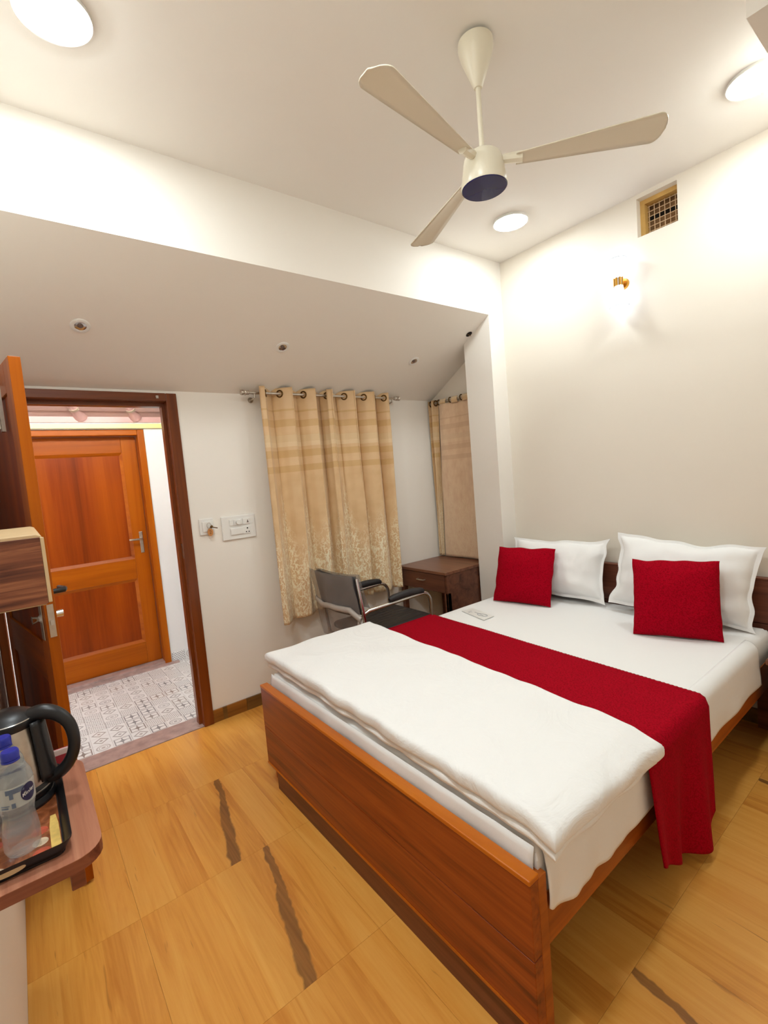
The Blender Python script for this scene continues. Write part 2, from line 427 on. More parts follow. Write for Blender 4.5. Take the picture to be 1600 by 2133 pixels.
# ================================================================== THE ROOM
XW, YB, ZC, XL, YF = 2.905, 2.97, 2.875, -.14, -.55
YP, XP = 2.175, 2.745                       # front of beam and pilaster, left face of pilaster
zs = lambda y: 2.497 + (y - YP) * (2.04 - 2.497) / (YB - YP)   # underside of the sloping soffit
# floor: a screed slab with separate wood-print tiles on it
fl = struct(MB().box(XL - .1, XW + .1, YF - .1, YB, -.08, -.008).build('floor', plain('tile_grout', lin((150, 104, 62)), .7)), 'warm wood-print tiled floor of the bedroom')
g = .588; gx0, gy0 = .174, 1.785
tile_me = {}
i0 = -1
for i in range(-1, 5):
    for j in range(-6, 3):
        x0, x1 = max(gx0 + (i - 0) * g, XL), min(gx0 + (i + 1) * g, XW); y0, y1 = max(gy0 + j * g, YF), min(gy0 + (j + 1) * g, YB)
        if x1 - x0 < .02 or y1 - y0 < .02: continue
        cx, cy = gx0 + (i + .5) * g, gy0 + (j + .5) * g
        e = .0003
        streak = (i == 0 and j in (0, -1)) or (i == 1 and j in (-3, -4)) or (i == 3 and j == -3)
        mb = MB().box(x0 + e, x1 - e, y0 + e, y1 - e, -.009, 0)
        o = mb.build('tile', FLOOR_A if streak else FLOOR_B, fl, off=(cx, cy, 0)); o.location = (cx, cy, 0)
        if (i, j) in ((1, -3), (3, -3)):
            pass
# walls
struct(box(XL - .12, XL, YF - .12, YB + .12, -.08, ZC + .12).build('wall_left', WALL), 'cream painted wall beside the open door')
struct(box(XL, XW + .2, YF - .12, YF, -.08, ZC + .12).build('wall_front', WALL), 'cream painted wall behind the camera')
wb = MB().box(.812, XW, YB, YB + .12, -.08, 2.04)
wb.box(XL, .812, YB, YB + .12, 2.024, 2.04)
struct(wb.build('wall_back', WALL), 'cream painted wall with the doorway and curtained window')
VY0, VY1, VZ0, VZ1 = 1.03, 1.235, 2.645, 2.85
wr = MB().box(XW, XW + .2, YF - .12, VY0, -.08, ZC + .12).box(XW, XW + .2, VY1, YB + .12, -.08, ZC + .12)
wr.box(XW, XW + .2, VY0, VY1, -.08, VZ0).box(XW, XW + .2, VY0, VY1, VZ1, ZC + .12)
WALL2 = plain('headboard_wall_paint', lin((238, 229, 214)), .6, spec=.3)
struct(wr.build('wall_right', WALL2), 'cream painted wall behind the headboard')
struct(box(XL, XW, YF, YP, ZC, ZC + .12).build('ceiling', CEIL), 'flat cream ceiling with round lights and fan')
struct(MB().prism([(YP, ZC + .12), (YP, 2.497), (YB, 2.04), (YB + .12, 2.04), (YB + .12, ZC + .12)], 0, XL, XW).build('ceiling_slope', WALL),
       'sloping soffit and beam above the door and curtains')
struct(MB().prism([(YP, 0), (2.42, 0), (2.42, zs(2.42)), (YP, zs(YP))], 0, XP, XW).build('wall_pilaster', WALL), 'cream pilaster between the bed and the desk alcove')
struct(box(1.744, XW, YF, .433, 2.62, ZC).build('ceiling_soffit', WALL), 'boxed soffit under the ceiling near the headboard wall')
# baseboards (wood-print tile strips)
SKIRT = wood('skirting_wood_print', lin((128, 80, 28)), lin((166, 108, 44)), lin((186, 128, 60)), 0, 10, .35, .5, 14)
SKIRTD = wood('skirting_dark_print', lin((92, 62, 28)), lin((120, 84, 40)), lin((140, 98, 48)), 0, 12, .35, .5, 15)
bb = thing('baseboard_back', 'wood-print tile baseboard along the curtain wall', None, (0, YB, 0), kind='structure')
for k, (a, b, m) in enumerate(((.815, .875, SKIRT), (.875, .902, SKIRTD), (.902, 1.03, SKIRT), (1.032, 1.6, SKIRTD), (1.602, 2.2, SKIRT), (2.202, XW, SKIRTD))):
    box(a, b, YB - .012, YB, 0, .078).build('tile', m, bb, off=(0, YB, 0))
br = thing('baseboard_right', 'wood-print tile baseboard under the headboard wall', None, (XW, 0, 0), kind='structure')
for k in range(6):
    y0 = YF + k * .58
    box(XW - .012, XW, y0, min(y0 + .578, YP), 0, .078).build('tile', SKIRTD, br, off=(XW, 0, 0))

# ------------------------------------------------------------------ doorway (door_1): frame, open leaf
d1 = thing('door_1', 'brown door frame with its teak leaf swung open into the room', None, (.36, YB, 0), kind='structure')
oo = (.36, YB, 0)
MB().box(.755, .814, YB - .02, YB + .085, 0, 2.024).build('frame_jamb', FRAMEW, d1, bevel=.004, off=oo)
MB().box(XL + .001, -.105, YB - .02, YB + .085, 0, 2.024).build('frame_jamb', FRAMEW, d1, bevel=.004, off=oo)
fh = MB().box(-.105, .755, YB - .02, YB + .085, 1.978, 2.024).build('frame_head', FRAMEH, d1, bevel=.004, off=oo)
MB().box(.738, .755, YB + .035, YB + .085, 0, 1.978).build('frame_stop', FRAMEW, d1, off=oo)
MB().box(-.105, .738, YB + .035, YB + .085, 1.955, 1.978).build('frame_stop', FRAMEH, d1, off=oo)
kp = MB().box(.70, .714, YB - .026, YB - .02, 1.992, 2.008).tube([(.702, YB - .026, 2.0), (.702, YB - .03, 2.0)], .004, 8)
kp.build('bolt_keeper', O['chrome'], d1, off=oo)
box(.753, .7552, YB + .0, YB + .022, 1.05, 1.14).build('strike_plate', O['chrome'], d1, off=oo)
# leaf in local coordinates: x from hinge to free edge, -y is the room face
ang = math.atan2(-.845, .135)
lf = bpy.data.objects.new('leaf', None); COL.objects.link(lf); lf.parent = d1; lf.location = (-.098 - .36, -.045, 0); lf.rotation_euler = (0, 0, ang)
T, LW, LH = .036, .852, 1.965
MB().box(0, .1, 0, T, .012, LH).build('stile', DOORW, lf, bevel=.002)
MB().box(LW - .1, LW, 0, T, .012, LH).build('stile', DOORW, lf, bevel=.002)
for (z0, z1) in ((.012, .2), (.78, .93), (LH - .11, LH)):
    MB().box(.1, LW - .1, 0, T, z0, z1).build('rail', DOORH, lf, bevel=.002)
for (z0, z1) in ((.2, .78), (.93, LH - .11)):
    MB().box(.1, LW - .1, .009, T - .009, z0, z1).build('panel', DOORP, lf)
lp = MB().box(LW, LW + .002, .008, T - .008, .965, 1.085).build('lock_plate', O['steel'], lf)
MB().box(LW + .002, LW + .009, .013, .023, 1.01, 1.028).build('latch', O['chrome'], lf)
MB().tube([(LW - .055, -.001, 1.03), (LW - .055, -.012, 1.03), (LW - .055, -.03, 1.03)], [.02, .009, .016], 12).build('thumb_knob', O['chrome'], lf, smooth=True)
MB().box(LW - .076, LW - .034, -.004, 0, .95, 1.1).build('escutcheon', O['steel'], lf, bevel=.002)
MB().box(LW - .076, LW - .034, T, T + .004, .95, 1.16).build('escutcheon', O['steel'], lf, bevel=.002)
MB().tube([(LW - .055, T, 1.12), (LW - .055, T + .045, 1.12), (LW - .075, T + .05, 1.12), (LW - .16, T + .05, 1.117)], [.01, .01, .01, .008], 10).build('lever_handle', O['black'], lf, smooth=True)
MB().tube([(LW - .055, T, 1.035), (LW - .055, T + .03, 1.035)], [.012, .014], 12).build('thumb_knob', O['chrome'], lf, smooth=True)
MB().box(.62, .65, -.012, 0, 1.73, 1.90).tube([(.635, -.014, 1.74), (.635, -.014, 1.95)], .007, 8).tube([(.635, -.014, 1.77), (.635, -.03, 1.77)], .005, 8).build('tower_bolt', O['steel'], lf)
for z in (.25, 1.7):
    MB().tube([(-.004, -.002, z), (-.004, -.002, z + .09)], .007, 8).build('hinge', O['steel'], lf)
# threshold stone
struct(box(XL, .812, YB - .005, 3.125, -.05, .004).build('trim_threshold', O['marble'], bevel=.003), 'pinkish marble threshold strip under the doorway')

# ------------------------------------------------------------------ corridor beyond the door
YC = 4.305
cf = struct(box(-1.0, 2.2, YB + .12, YC + .14, -.08, -.01).build('floor_corridor', plain('corridor_screed', lin((190, 188, 184)), .7)), 'grey-white patterned tile floor of the corridor')
tme = MB().box(-.1494, .1494, -.1494, .1494, -.012, 0)
first = None
for i in range(9):
    for j in range(4):
        cx, cy = -.66 + i * .3, 3.125 + .15 + j * .3
        if cy + .15 > YC + .02:
            mbx = MB().box(-.1494, .1494, -.1494, YC - cy, -.012, 0); o = mbx.build('tile', PATT, cf); o.location = (cx, cy, .001); continue
        if first is None:
            first = tme.build('tile', PATT, cf); o = first
        else:
            o = first.copy(); COL.objects.link(o); o.parent = cf
        o.location = (cx, cy, .001)
wc = MB().box(-1.0, -.052, YC, YC + .14, 0, 2.05).box(.897, 2.2, YC, YC + .14, 0, 2.05).box(-.052, .897, YC, YC + .14, 1.986, 2.05)
struct(wc.build('wall_corridor_far', CORRW), 'white corridor wall around the closed teak door')
struct(box(-1.1, -1.0, YB + .12, YC + .14, 0, 2.9).build('wall_corridor_left', CORRW), 'white end wall of the corridor')
struct(box(2.2, 2.3, YB + .12, YC + .14, 0, 2.9).build('wall_corridor_right', CORRW), 'white end wall of the corridor past the door')
sk = thing('baseboard_corridor', 'patterned tile skirting in the corridor', None, (.9, YC, 0), kind='structure')
for k in range(4):
    o = box(-.1494, .1494, -.04, .04, 0, .01).build('tile', PATT, sk); o.location = (.155 + k * .3, 0, .042); o.rotation_euler = (PI / 2, 0, 0)
YEL = plain('yellow_gloss_paint', lin((246, 232, 150)), .3)
PINK = plain('pink_gloss_paint', lin((204, 160, 152)), .35)
PINK2 = plain('pink_roof_board_paint', lin((186, 148, 138)), .45, nz=.05, nscale=9)
struct(box(-1.0, 2.2, YC - .03, YC, 1.992, 2.028).build('trim_yellow', YEL), 'pale yellow strip above the corridor door')
struct(box(-1.0, 2.2, YC - .012, YC + .05, 2.04, 2.095).build('trim_fascia', PINK), 'pink painted fascia below the corridor roof boards')
rf = thing('ceiling_corridor', 'pink painted sloping roof boards above the corridor', None, (.5, YC, 2.1), kind='structure')
n = 11; p0, p1 = Vector((0, YC + .02, 2.085)), Vector((0, 3.09, 2.62)); dv = (p1 - p0) / n; nn = Vector((0, dv.z, -dv.y)).normalized()
for k in range(n):
    a = p0 + dv * k + dv * .03; b = p0 + dv * (k + .97); lift = Vector((0, 0, .012 * 0))
    q = [(a.y, a.z), (b.y, b.z), (b.y + nn.y * -.02, b.z - nn.z * -.02 + .02), (a.y + nn.y * -.02, a.z + .04)]
    MB().prism([(a.y, a.z - .02), (b.y, b.z), (b.y, b.z + .03), (a.y, a.z + .03)], 0, -1.0, 2.2).build('plank', PINK2, rf, off=(.5, YC, 2.1))
for xr in (.47, .85):
    MB().tube([(xr, YC + .005, 2.085), (xr - .03, YC - .05, 2.125), (xr - .12, YC - .25, 2.205), (xr - .5, 3.12, 2.6)], [.05, .036, .036, .036], 14).build('rafter', PINK, rf, smooth=True, off=(.5, YC, 2.1))
    MB().tube([(xr - .045, YC - .085, 2.139), (xr - .055, YC - .107, 2.148)], .041, 14).build('rafter_band', plain('rafter_band_paint', lin((196, 172, 150)), .4), rf, smooth=True, off=(.5, YC, 2.1))
# corridor door
d2 = thing('door_2', 'closed teak panelled door across the corridor', None, (.42, YC, 0), kind='structure'); oo = (.42, YC, 0)
for (a, b) in ((-.05, 0), (.845, .895)):
    MB().box(a, b, YC - .012, YC + .13, 0, 1.982).build('frame_jamb', FRAMEW if 0 else DOORW, d2, bevel=.005, off=oo)
MB().box(0, .845, YC - .012, YC + .13, 1.938, 1.982).build('frame_head', DOORH, d2, bevel=.005, off=oo)
yl = YC + .088
for (a, b) in ((.002, .112), (.732, .843)):
    MB().box(a, b, yl, yl + .04, .03, 1.936).build('stile', DOORW, d2, bevel=.003, off=oo)
for (z0, z1) in ((.03, .215), (.755, .925), (1.805, 1.936)):
    MB().box(.112, .732, yl, yl + .04, z0, z1).build('rail', DOORH, d2, bevel=.003, off=oo)
for (z0, z1) in ((.215, .755), (.925, 1.805)):
    pn = MB().box(.112, .732, yl + .014, yl + .03, z0, z1).build('panel', DOORP, d2, off=oo)
    w = .022
    mo = MB()
    for poly, (ax, a, b) in (([(z0, 0), (z0 + w, .012), (z0, .014)], (0, .112, .732)), ([(z1, 0), (z1 - w, .012), (z1, .014)], (0, .112, .732))):
        mo.prism([(yl + .002 + q[1], q[0]) for q in poly], 0, a, b)
    for x, sgn in ((.112, 1), (.732, -1)):
        mo.prism([(x, yl + .002), (x + sgn * w, yl + .014), (x, yl + .016)], 2, z0, z1)
    mo.build('moulding', DOORH, pn, off=(0, 0, 0)); mo_o = pn.children[0]; mo_o.location = (-oo[0], -oo[1], 0)
hp = MB().box(.783, .81, yl - .006, yl, .967, 1.146).build('handle_plate', O['steel'], d2, bevel=.003, off=oo)
hd = MB().tube([(.797, yl - .006, 1.085), (.797, yl - .04, 1.085), (.785, yl - .048, 1.085), (.70, yl - .048, 1.088)], [.009, .009, .009, .008], 10).build('lever', O['steel'], hp, smooth=True); hd.location = (-oo[0], -oo[1], 0)
MB().box(-.05, .895, YC - .0, YC + .14, -.05, .028).build('sill_stone', O['marble'], d2, bevel=.003, off=oo)
struct(box(-.1, .95, YC - .05, YC - .0, -.03, .012).build('trim_sill', O['marble'], bevel=.003), 'thin marble strip on the floor below the corridor door')
# corridor tube light, fixed to the corridor face of the bedroom wall above the door
tl = thing('tube_light', 'tube light batten on the corridor wall above the doorway', 'light', (.4, YB + .12, 2.3))
MB().box(-.2, 1.0, YB + .12, YB + .15, 2.28, 2.33).build('batten', O['white'], tl, off=(.4, YB + .12, 2.3))
MB().tube([(-.18, YB + .175, 2.29), (.98, YB + .175, 2.29)], .016, 12).build('tube', emit('tube_glow', (.92, 1.0, .98, 1), CORR_W), tl, smooth=True, off=(.4, YB + .12, 2.3))

# ================================================================== BED
X0 = .83
BY0, BY1 = .645, 2.17
bed = thing('bed', 'brown laminate double bed with panelled footboard, pushed against the pilaster', 'bed', (1.85, 1.41, 0)); bo = (1.85, 1.41, 0)
fb = MB().box(X0, X0 + .032, BY0 + .001, BY1, .283, .474).build('footboard_panel', BEDW, bed, bevel=.0015, off=bo)
MB().box(X0, X0 + .032, BY0 + .001, BY1, .1, .281).build('footboard_panel', BEDW, bed, bevel=.0015, off=bo)
MB().box(X0 - .002, X0 + .036, BY0, BY1 + .001, .474, .488).build('footboard_cap', BEDCAP, bed, bevel=.003, off=bo)
MB().box(X0 - .004, X0 + .01, BY0, BY1, .094, .1).build('edge_strip', BEDCAP, bed, off=bo)
MB().box(X0 + .003, X0 + .03, BY0 + .04, BY1 - .09, 0, .094).build('plinth', HEADW, bed, off=bo)
for y0 in (BY0, BY1 - .04):
    MB().box(X0 + .033, X0 + .066, y0 + .002, y0 + .04, 0, .473).build('leg', BEDRAIL, bed, bevel=.002, off=bo)
MB().box(X0 + .066, 2.855, BY0 + .014, BY0 + .038, .262, .40).build('side_rail', BEDRAIL, bed, bevel=.002, off=bo)
MB().box(X0 + .066, 2.855, BY1 - .038, BY1 - .014, .262, .40).build('side_rail', BEDRAIL, bed, bevel=.002, off=bo)
for k in range(9):
    x = 1.0 + k * .22
    MB().box(x, x + .09, BY0 + .038, BY1 - .038, .318, .336).build('slat', BEDRAIL, bed, off=bo)
MB().box(2.857, 2.893, BY0, BY1, .14, .55).build('headboard_panel', HEADW, bed, bevel=.002, off=bo)
MB().box(2.857, 2.893, BY0, BY1, .553, .772).build('headboard_panel', HEADW, bed, bevel=.002, off=bo)
MB().box(2.854, 2.897, BY0, BY1, .772, .782).build('headboard_cap', HEADW, bed, bevel=.002, off=bo)
for y0 in (BY0 + .03, BY1 - .08):
    MB().box(2.857, 2.893, y0, y0 + .05, 0, .14).build('leg', HEADW, bed, off=bo)

mt = thing('mattress', 'thick mattress in a white fitted sheet on the brown bed', 'mattress', (1.87, 1.41, .337)); mo_ = (1.87, 1.41, .337)
ms = soft_slab([(.885, .662), (2.85, .662), (2.85, 2.158), (.885, 2.158)], .337, .541, 50, 40, .045, .003, 3)
ms.build('fitted_sheet', SHEET, mt, smooth=True, off=mo_, merge=True)
def drape(u, v):
    x = .9 + u * 1.69; fold = max(0, 1 - (x - .9) / .5)
    if v < .3:
        a = v / .3 * PI / 2; y = .70 - .046 * math.sin(a); z = .499 + .0445 * math.cos(a)
        y = .70 - .05 * math.sin(a)
        return Vector((x, y, z))
    q = (v - .3) / .7
    w = .005 * nz(x * 6, q * 2, 1) * q + fold * q * (.007 * math.sin(x * 36 + q * 2.5) + .004 * math.sin(x * 71))
    z = .499 - q * .155 + q * .008 * nz(x * 3, 2, 0) + q * .03 * max(0, 1 - (x - .9) / .05) ** 2 + q * fold * .004 * math.sin(x * 14 + 1)
    return Vector((x, .65 - .006 * q - w, z))
MB().grid(drape, 150, 22).build('sheet_drape', SHEET, mt, smooth=True, solid=.003, off=mo_)
def drape_f(u, v):
    y = .668 + u * 1.48; z = .53 - v * .12
    return Vector((.884 - .008 * min(1, v * 3) - .004 * math.sin(y * 21 + nz(y * 3, 0) * 4) * v, y, z))
MB().grid(drape_f, 90, 6).build('sheet_drape', SHEET, mt, smooth=True, solid=.003, off=mo_)

# red runner lying across the bed and hanging over the near side
def runner(u, v):
    # v 0..1 along the length, u 0..1 from foot side to pillow side
    Ltop = 2.155 - .645; drop_l = .10; drop_r = .44; L = drop_l + Ltop + drop_r; s = v * L
    xa = 1.395 + (1 - v) * .05; xb = 1.875 + (1 - v) * .11
    x = xa + (xb - xa) * u + .004 * nz(u * 2, v * 9)
    zt = .548 + .0015 * nz(x * 9, v * 8)
    zz = .004 * (1 if (int(v * 260) % 2) else 0) if (u < .01 or u > .99) else 0
    if s < drop_l:
        return Vector((x + zz, 2.168, .548 - (drop_l - s)))
    if s < drop_l + Ltop:
        t = (s - drop_l); y = 2.168 - t * (2.168 - .632) / Ltop
        e = min(t, Ltop - t); 
        if e < .03: zt -= .03 - math.sqrt(max(0, .03 ** 2 - (.03 - e) ** 2))
        return Vector((x + zz, y, zt))
    d = s - drop_l - Ltop; q = d / drop_r
    fold = .018 * q * math.sin(u * 9 + .6) + .014 * q * math.sin(u * 17 + 2)
    # lower edge runs up towards the pillow side
    dz = d * (.72 + .36 * math.sin(min(1, u / .8) * PI / 2) - (.16 * max(0, u - .8) / .2))
    x += .025 * q * (1 - u) * .5 + .025 * q * u
    return Vector((x, .628 - .012 * q - fold, .518 - dz))
MB().grid(runner, 48, 270).build('bed_runner', RED, None, smooth=True, solid=.005, loc=(1.68, 1.4, .548))
tag(bpy.data.objects['bed_runner'], 'crimson knitted runner across the bed, hanging over its near side', 'bed runner')

# folded white duvet at the foot
def dr(x, y):
    z = 0
    if y < .672: z -= (.672 - y) * .3
    if x < .9 and y < 1.0: z -= .012 * (1.0 - y)
    return z
dv_ = thing('duvet', 'folded white duvet lying over the foot of the bed', 'duvet', (1.15, 1.4, .545)); do = (1.15, 1.4, .545)
soft_slab([(.872, .60), (1.415, .585), (1.52, 2.185), (.885, 2.205)], .574, .624, 60, 120, .017, .012, 5.5, dr, 4, .012).build('upper_fold', DUVET, dv_, smooth=True, off=do, merge=True)
soft_slab([(.878, .606), (1.40, .598), (1.505, 2.175), (.89, 2.195)], .546, .576, 34, 70, .015, .004, 5, dr, 9, .014).build('lower_fold', DUVET, dv_, smooth=True, off=do, merge=True)

# pillows and cushions
def pillow_mb(w, h, t, flange=0.0, seed=0, pinch=.05, wr=.008, n=48):
    mb = MB(); ow = .016 if wr > .01 else .006
    def P(u, v, side):
        a, b = u * 2 - 1, v * 2 - 1
        iw, ih = w / 2, h / 2
        fa = min(1, abs(a) * iw / (iw - flange)) if flange else abs(a); fb_ = min(1, abs(b) * ih / (ih - flange)) if flange else abs(b)
        th = (max(0, 1 - fa ** 2.6) ** .55) * (max(0, 1 - fb_ ** 2.6) ** .55)
        x = a * iw * (1 - pinch * (1 - b * b)); y = b * ih * (1 - pinch * (1 - a * a))
        z = side * (t / 2 * th + .0015)
        z += th * wr * nz(x * 9 + seed, y * 9, seed) * side + (1 - th) * .006 * nz(x * 12, y * 12, seed + 5)
        x += ow * nz(a * 2, b * 3, seed); y += ow * 1.3 * nz(a * 2.3, b * 2, seed + 9) * (.4 + .6 * v)
        if wr > .01: z += side * th * .006 * nz(x * 26 + seed, y * 20, seed)
        return Vector((x, y + ih, z))
    f = [i / n for i in range(n + 1)]
    f = [.5 - .5 * math.cos(PI * k) * (1) for k in f]
    idx = {}
    vs = []; fs = []
    for s_ in (1, -1):
        o = len(vs)
        for v in f:
            for u in f: vs.append(P(u, v, s_))
        for j in range(n):
            for i in range(n):
                q = (o + j * (n + 1) + i, o + j * (n + 1) + i + 1, o + (j + 1) * (n + 1) + i + 1, o + (j + 1) * (n + 1) + i)
                fs.append(q if s_ == 1 else q[::-1])
    m = (n + 1) ** 2
    rim = [i for i in range(n)] + [j * (n + 1) + n for j in range(n)] + [n * (n + 1) + i for i in range(n, 0, -1)] + [j * (n + 1) for j in range(n, 0, -1)]
    for k in range(len(rim)):
        a, b = rim[k], rim[(k + 1) % len(rim)]
        fs.append((a, m + a, m + b, b))
    return mb.add(vs, fs)
def place_pillow(name, mat, bl, br_, lean, h, t, label, cat, group, flange=0, seed=0, roll=0, pinch=.05, zb=.543, wr=.008):
    bl, br_ = Vector((bl[0], bl[1], 0)), Vector((br_[0], br_[1], 0)); X = (br_ - bl); w = X.length; X.normalize()
    nrm = Vector((-X.y, X.x, 0)); nrm = nrm if nrm.x > 0 else -nrm        # towards the headboard
    a = math.radians(lean); Y = nrm * math.sin(a) + Vector((0, 0, 1)) * math.cos(a); Z = X.cross(Y)
    mb = pillow_mb(w, h, t, flange, seed, pinch, wr)
    m = Matrix((X, Y, Z)).transposed().to_4x4()
    if roll: m = m @ Matrix.Rotation(math.radians(roll), 4, 'Z')
    mb.xf(m); c = (bl + br_) / 2
    zmin = min(p.z for p in mb.v); off = Vector((c.x, c.y, zb - zmin)); mb.v = [p + off for p in mb.v]
    o = mb.build(name, mat, None, smooth=True, loc=(c.x, c.y, zb)); return tag(o, label, cat, group)
place_pillow('pillow', SHEET, (2.70, 2.115), (2.70, 1.415), 17, .39, .19, 'white pillow by the pilaster, behind the smaller-looking red cushion', 'pillow', 'white pillows against the headboard', .02, 1, 1.5, .09, wr=.03)
place_pillow('pillow', SHEET, (2.67, 1.385), (2.71, .685), 15, .42, .2, 'white pillow farther from the pilaster with one raised corner', 'pillow', 'white pillows against the headboard', .02, 5, -4, .09, wr=.03)
place_pillow('cushion', RED, (2.45, 2.055), (2.53, 1.675), 22, .37, .13, 'red square cushion nearer the pilaster and desk', 'cushion', 'red square cushions', 0, 2, 0, .03)
place_pillow('cushion', RED, (2.37, 1.105), (2.50, .755), 20, .38, .14, 'red square cushion beside the nightstand, larger in view', 'cushion', 'red square cushions', 0, 8, 0, .03)
# card on the bed
cd = thing('info_card', 'small white printed card lying on the bed near the runner', 'card', (2.165, 1.95, .543))
cm = MB().prism([(2.092, 1.836), (2.188, 1.838), (2.238, 2.052), (2.150, 2.066)], 2, .5435, .546); cm.build('card', O['white'], cd, bevel=.0008, off=(2.165, 1.95, .543))
GREY = plain('grey_ink', lin((158, 158, 164)), .6)
ring = [(2.16 + .018 * math.cos(a), 1.905 + .036 * math.sin(a), .5462) for a in [2 * PI * k / 28 for k in range(28)]]
MB().tube(ring, .0018, 6, closed=True).tube([(2.155, 1.895, .5462), (2.165, 1.93, .5462), (2.175, 1.98, .5462)], .0016, 6).build('logo_print', GREY, cd, off=(2.165, 1.95, .543))
MB().box(2.145, 2.175, 2.0, 2.004, .546, .5464).box(2.15, 2.185, 2.012, 2.015, .546, .5464).build('text_print', GREY, cd, off=(2.165, 1.95, .543))

# ================================================================== NIGHTSTAND at the right edge
ns = thing('nightstand', 'dark wooden nightstand between the bed and the frame edge', 'nightstand', (2.73, .42, 0)); no = (2.73, .42, 0)
MB().box(2.56, 2.9, .22, .618, .455, .478).build('top', DESKT, ns, bevel=.003, off=no)
MB().box(2.58, 2.89, .24, .6, .1, .455).build('body', DESKW, ns, bevel=.002, off=no)
nd = MB().box(2.566, 2.58, .245, .595, .29, .445).build('drawer', DESKW, ns, bevel=.002, off=no)
k = MB().tube([(2.566, .42, .37), (2.545, .42, .37)], [.006, .012], 10).build('knob', O['chrome'], nd, smooth=True, off=(2.73, .42, 0))
MB().box(2.566, 2.58, .245, .595, .11, .28).build('door', DESKW, ns, bevel=.002, off=no)
for x in (2.6, 2.85):
    for y in (.26, .56): MB().box(x, x + .03, y, y + .03, 0, .1).build('leg', DESKW, ns, off=no)

# ================================================================== DESK
dk = thing('desk', 'small walnut laminate desk with one drawer in the alcove', 'desk', (2.63, 2.69, 0)); ko = (2.63, 2.69, 0)
DZ = .702
MB().box(2.385, 2.885, 2.428, 2.962, DZ - .022, DZ).build('desktop', DESKT, dk, bevel=.003, off=ko)
MB().box(2.40, 2.88, 2.432, 2.452, .36, DZ - .022).build('side_panel', DESKW, dk, bevel=.002, off=ko)
MB().box(2.40, 2.88, 2.938, 2.956, .52, DZ - .022).build('side_panel', DESKW, dk, bevel=.002, off=ko)
drw = MB().box(2.395, 2.413, 2.455, 2.935, .545, DZ - .026).build('drawer', DESKW, dk, bevel=.002, off=ko)
MB().box(2.413, 2.86, 2.47, 2.92, .555, DZ - .03).build('drawer_box', DESKW, drw, off=ko)
hh = MB().tube([(2.395, 2.66, .622), (2.375, 2.665, .622), (2.372, 2.70, .622), (2.375, 2.735, .622), (2.395, 2.74, .622)], .005, 8).build('handle', O['steel'], drw, smooth=True, off=ko)
for (x, y) in ((2.40, 2.432), (2.40, 2.92), (2.845, 2.432), (2.845, 2.92)):
    MB().box(x, x + .036, y, y + .036, 0, .545).build('leg', DESKW, dk, bevel=.002, off=ko)

# ================================================================== CHAIR
ch = thing('armchair', 'black vinyl armchair with chrome tube frame and torn plastic wrap on its back', 'chair', (1.85, 2.585, 0)); co = (1.85, 2.585, 0)
for y, in ((2.35,), (2.82,)):
    path = [(2.15, y, .0), (2.15, y, .3), (2.15, y, .55)] + [(2.15 - .07 * (1 - math.cos(t)), y, .565 + .07 * math.sin(t)) for t in [PI / 2 * k / 5 for k in range(1, 6)]] + [(1.95, y, .632), (1.63, y, .622), (1.59, y, .61)]
    MB().tube(path, .0125, 12).build('arm_tube', O['chrome'], ch, smooth=True, off=co)
    MB().tube([(1.66, y, 0), (1.61, y, .45), (1.59, y, .61), (1.56, y, .84)], .0125, 12).build('back_leg', O['chrome'], ch, smooth=True, off=co)
    pad = [(1.80, y, .648), (1.83, y, .658), (1.95, y, .664), (2.06, y, .656), (2.085, y, .64)]
    MB().tube(spline(pad), lerps([.014, .022, .024, .022, .014]), 14).build('armrest', O['blackv'], ch, smooth=True, off=co)
for xc in (2.15, 1.61):
    MB().tube([(xc, 2.35, .40), (xc, 2.82, .40)], .011, 10).build('crossbar', O['chrome'], ch, smooth=True, off=co)
SEATM = NT('ribbed_black_vinyl', .5); SEATM.col(lin((36, 33, 34))); _s = SEATM.sep(SEATM.n('ShaderNodeTexCoord').outputs['Object'])
_w = SEATM.m_('ABSOLUTE', SEATM.m_('SINE', SEATM.m_('MULTIPLY', _s[1], 70.0))); SEATM.bump(_w, .6, .006); SEATM = SEATM.m
soft_slab([(1.64, 2.37), (2.17, 2.375), (2.17, 2.795), (1.64, 2.80)], .415, .475, 20, 18, .028, .003, 6).build('seat', SEATM, ch, smooth=True, off=co, merge=True)
def backpad(u, v):
    y = 2.36 + u * .45; z = .60 + v * .245; bow = .035 * (1 - (2 * u - 1) ** 2)
    return Vector((1.592 - .04 * v - bow, y, z))
MB().grid(backpad, 16, 10).build('backrest', O['blackv'], ch, smooth=True, solid=.035, off=co)
PL = bpy.data.materials.new('clear_plastic_wrap'); PL.use_nodes = True; _t = PL.node_tree; _p = _t.nodes['Principled BSDF']
_p.inputs['Base Color'].default_value = lin((176, 166, 160)); _p.inputs['Roughness'].default_value = .18; _p.inputs['Alpha'].default_value = .38
_n = _t.nodes.new('ShaderNodeTexNoise'); _n.inputs['Scale'].default_value = 30; _n.inputs['Distortion'].default_value = 2; _bm = _t.nodes.new('ShaderNodeBump'); _bm.inputs['Strength'].default_value = .8; _bm.inputs['Distance'].default_value = .02
_t.links.new(_n.outputs[0], _bm.inputs['Height']); _t.links.new(_bm.outputs[0], _p.inputs['Normal'])
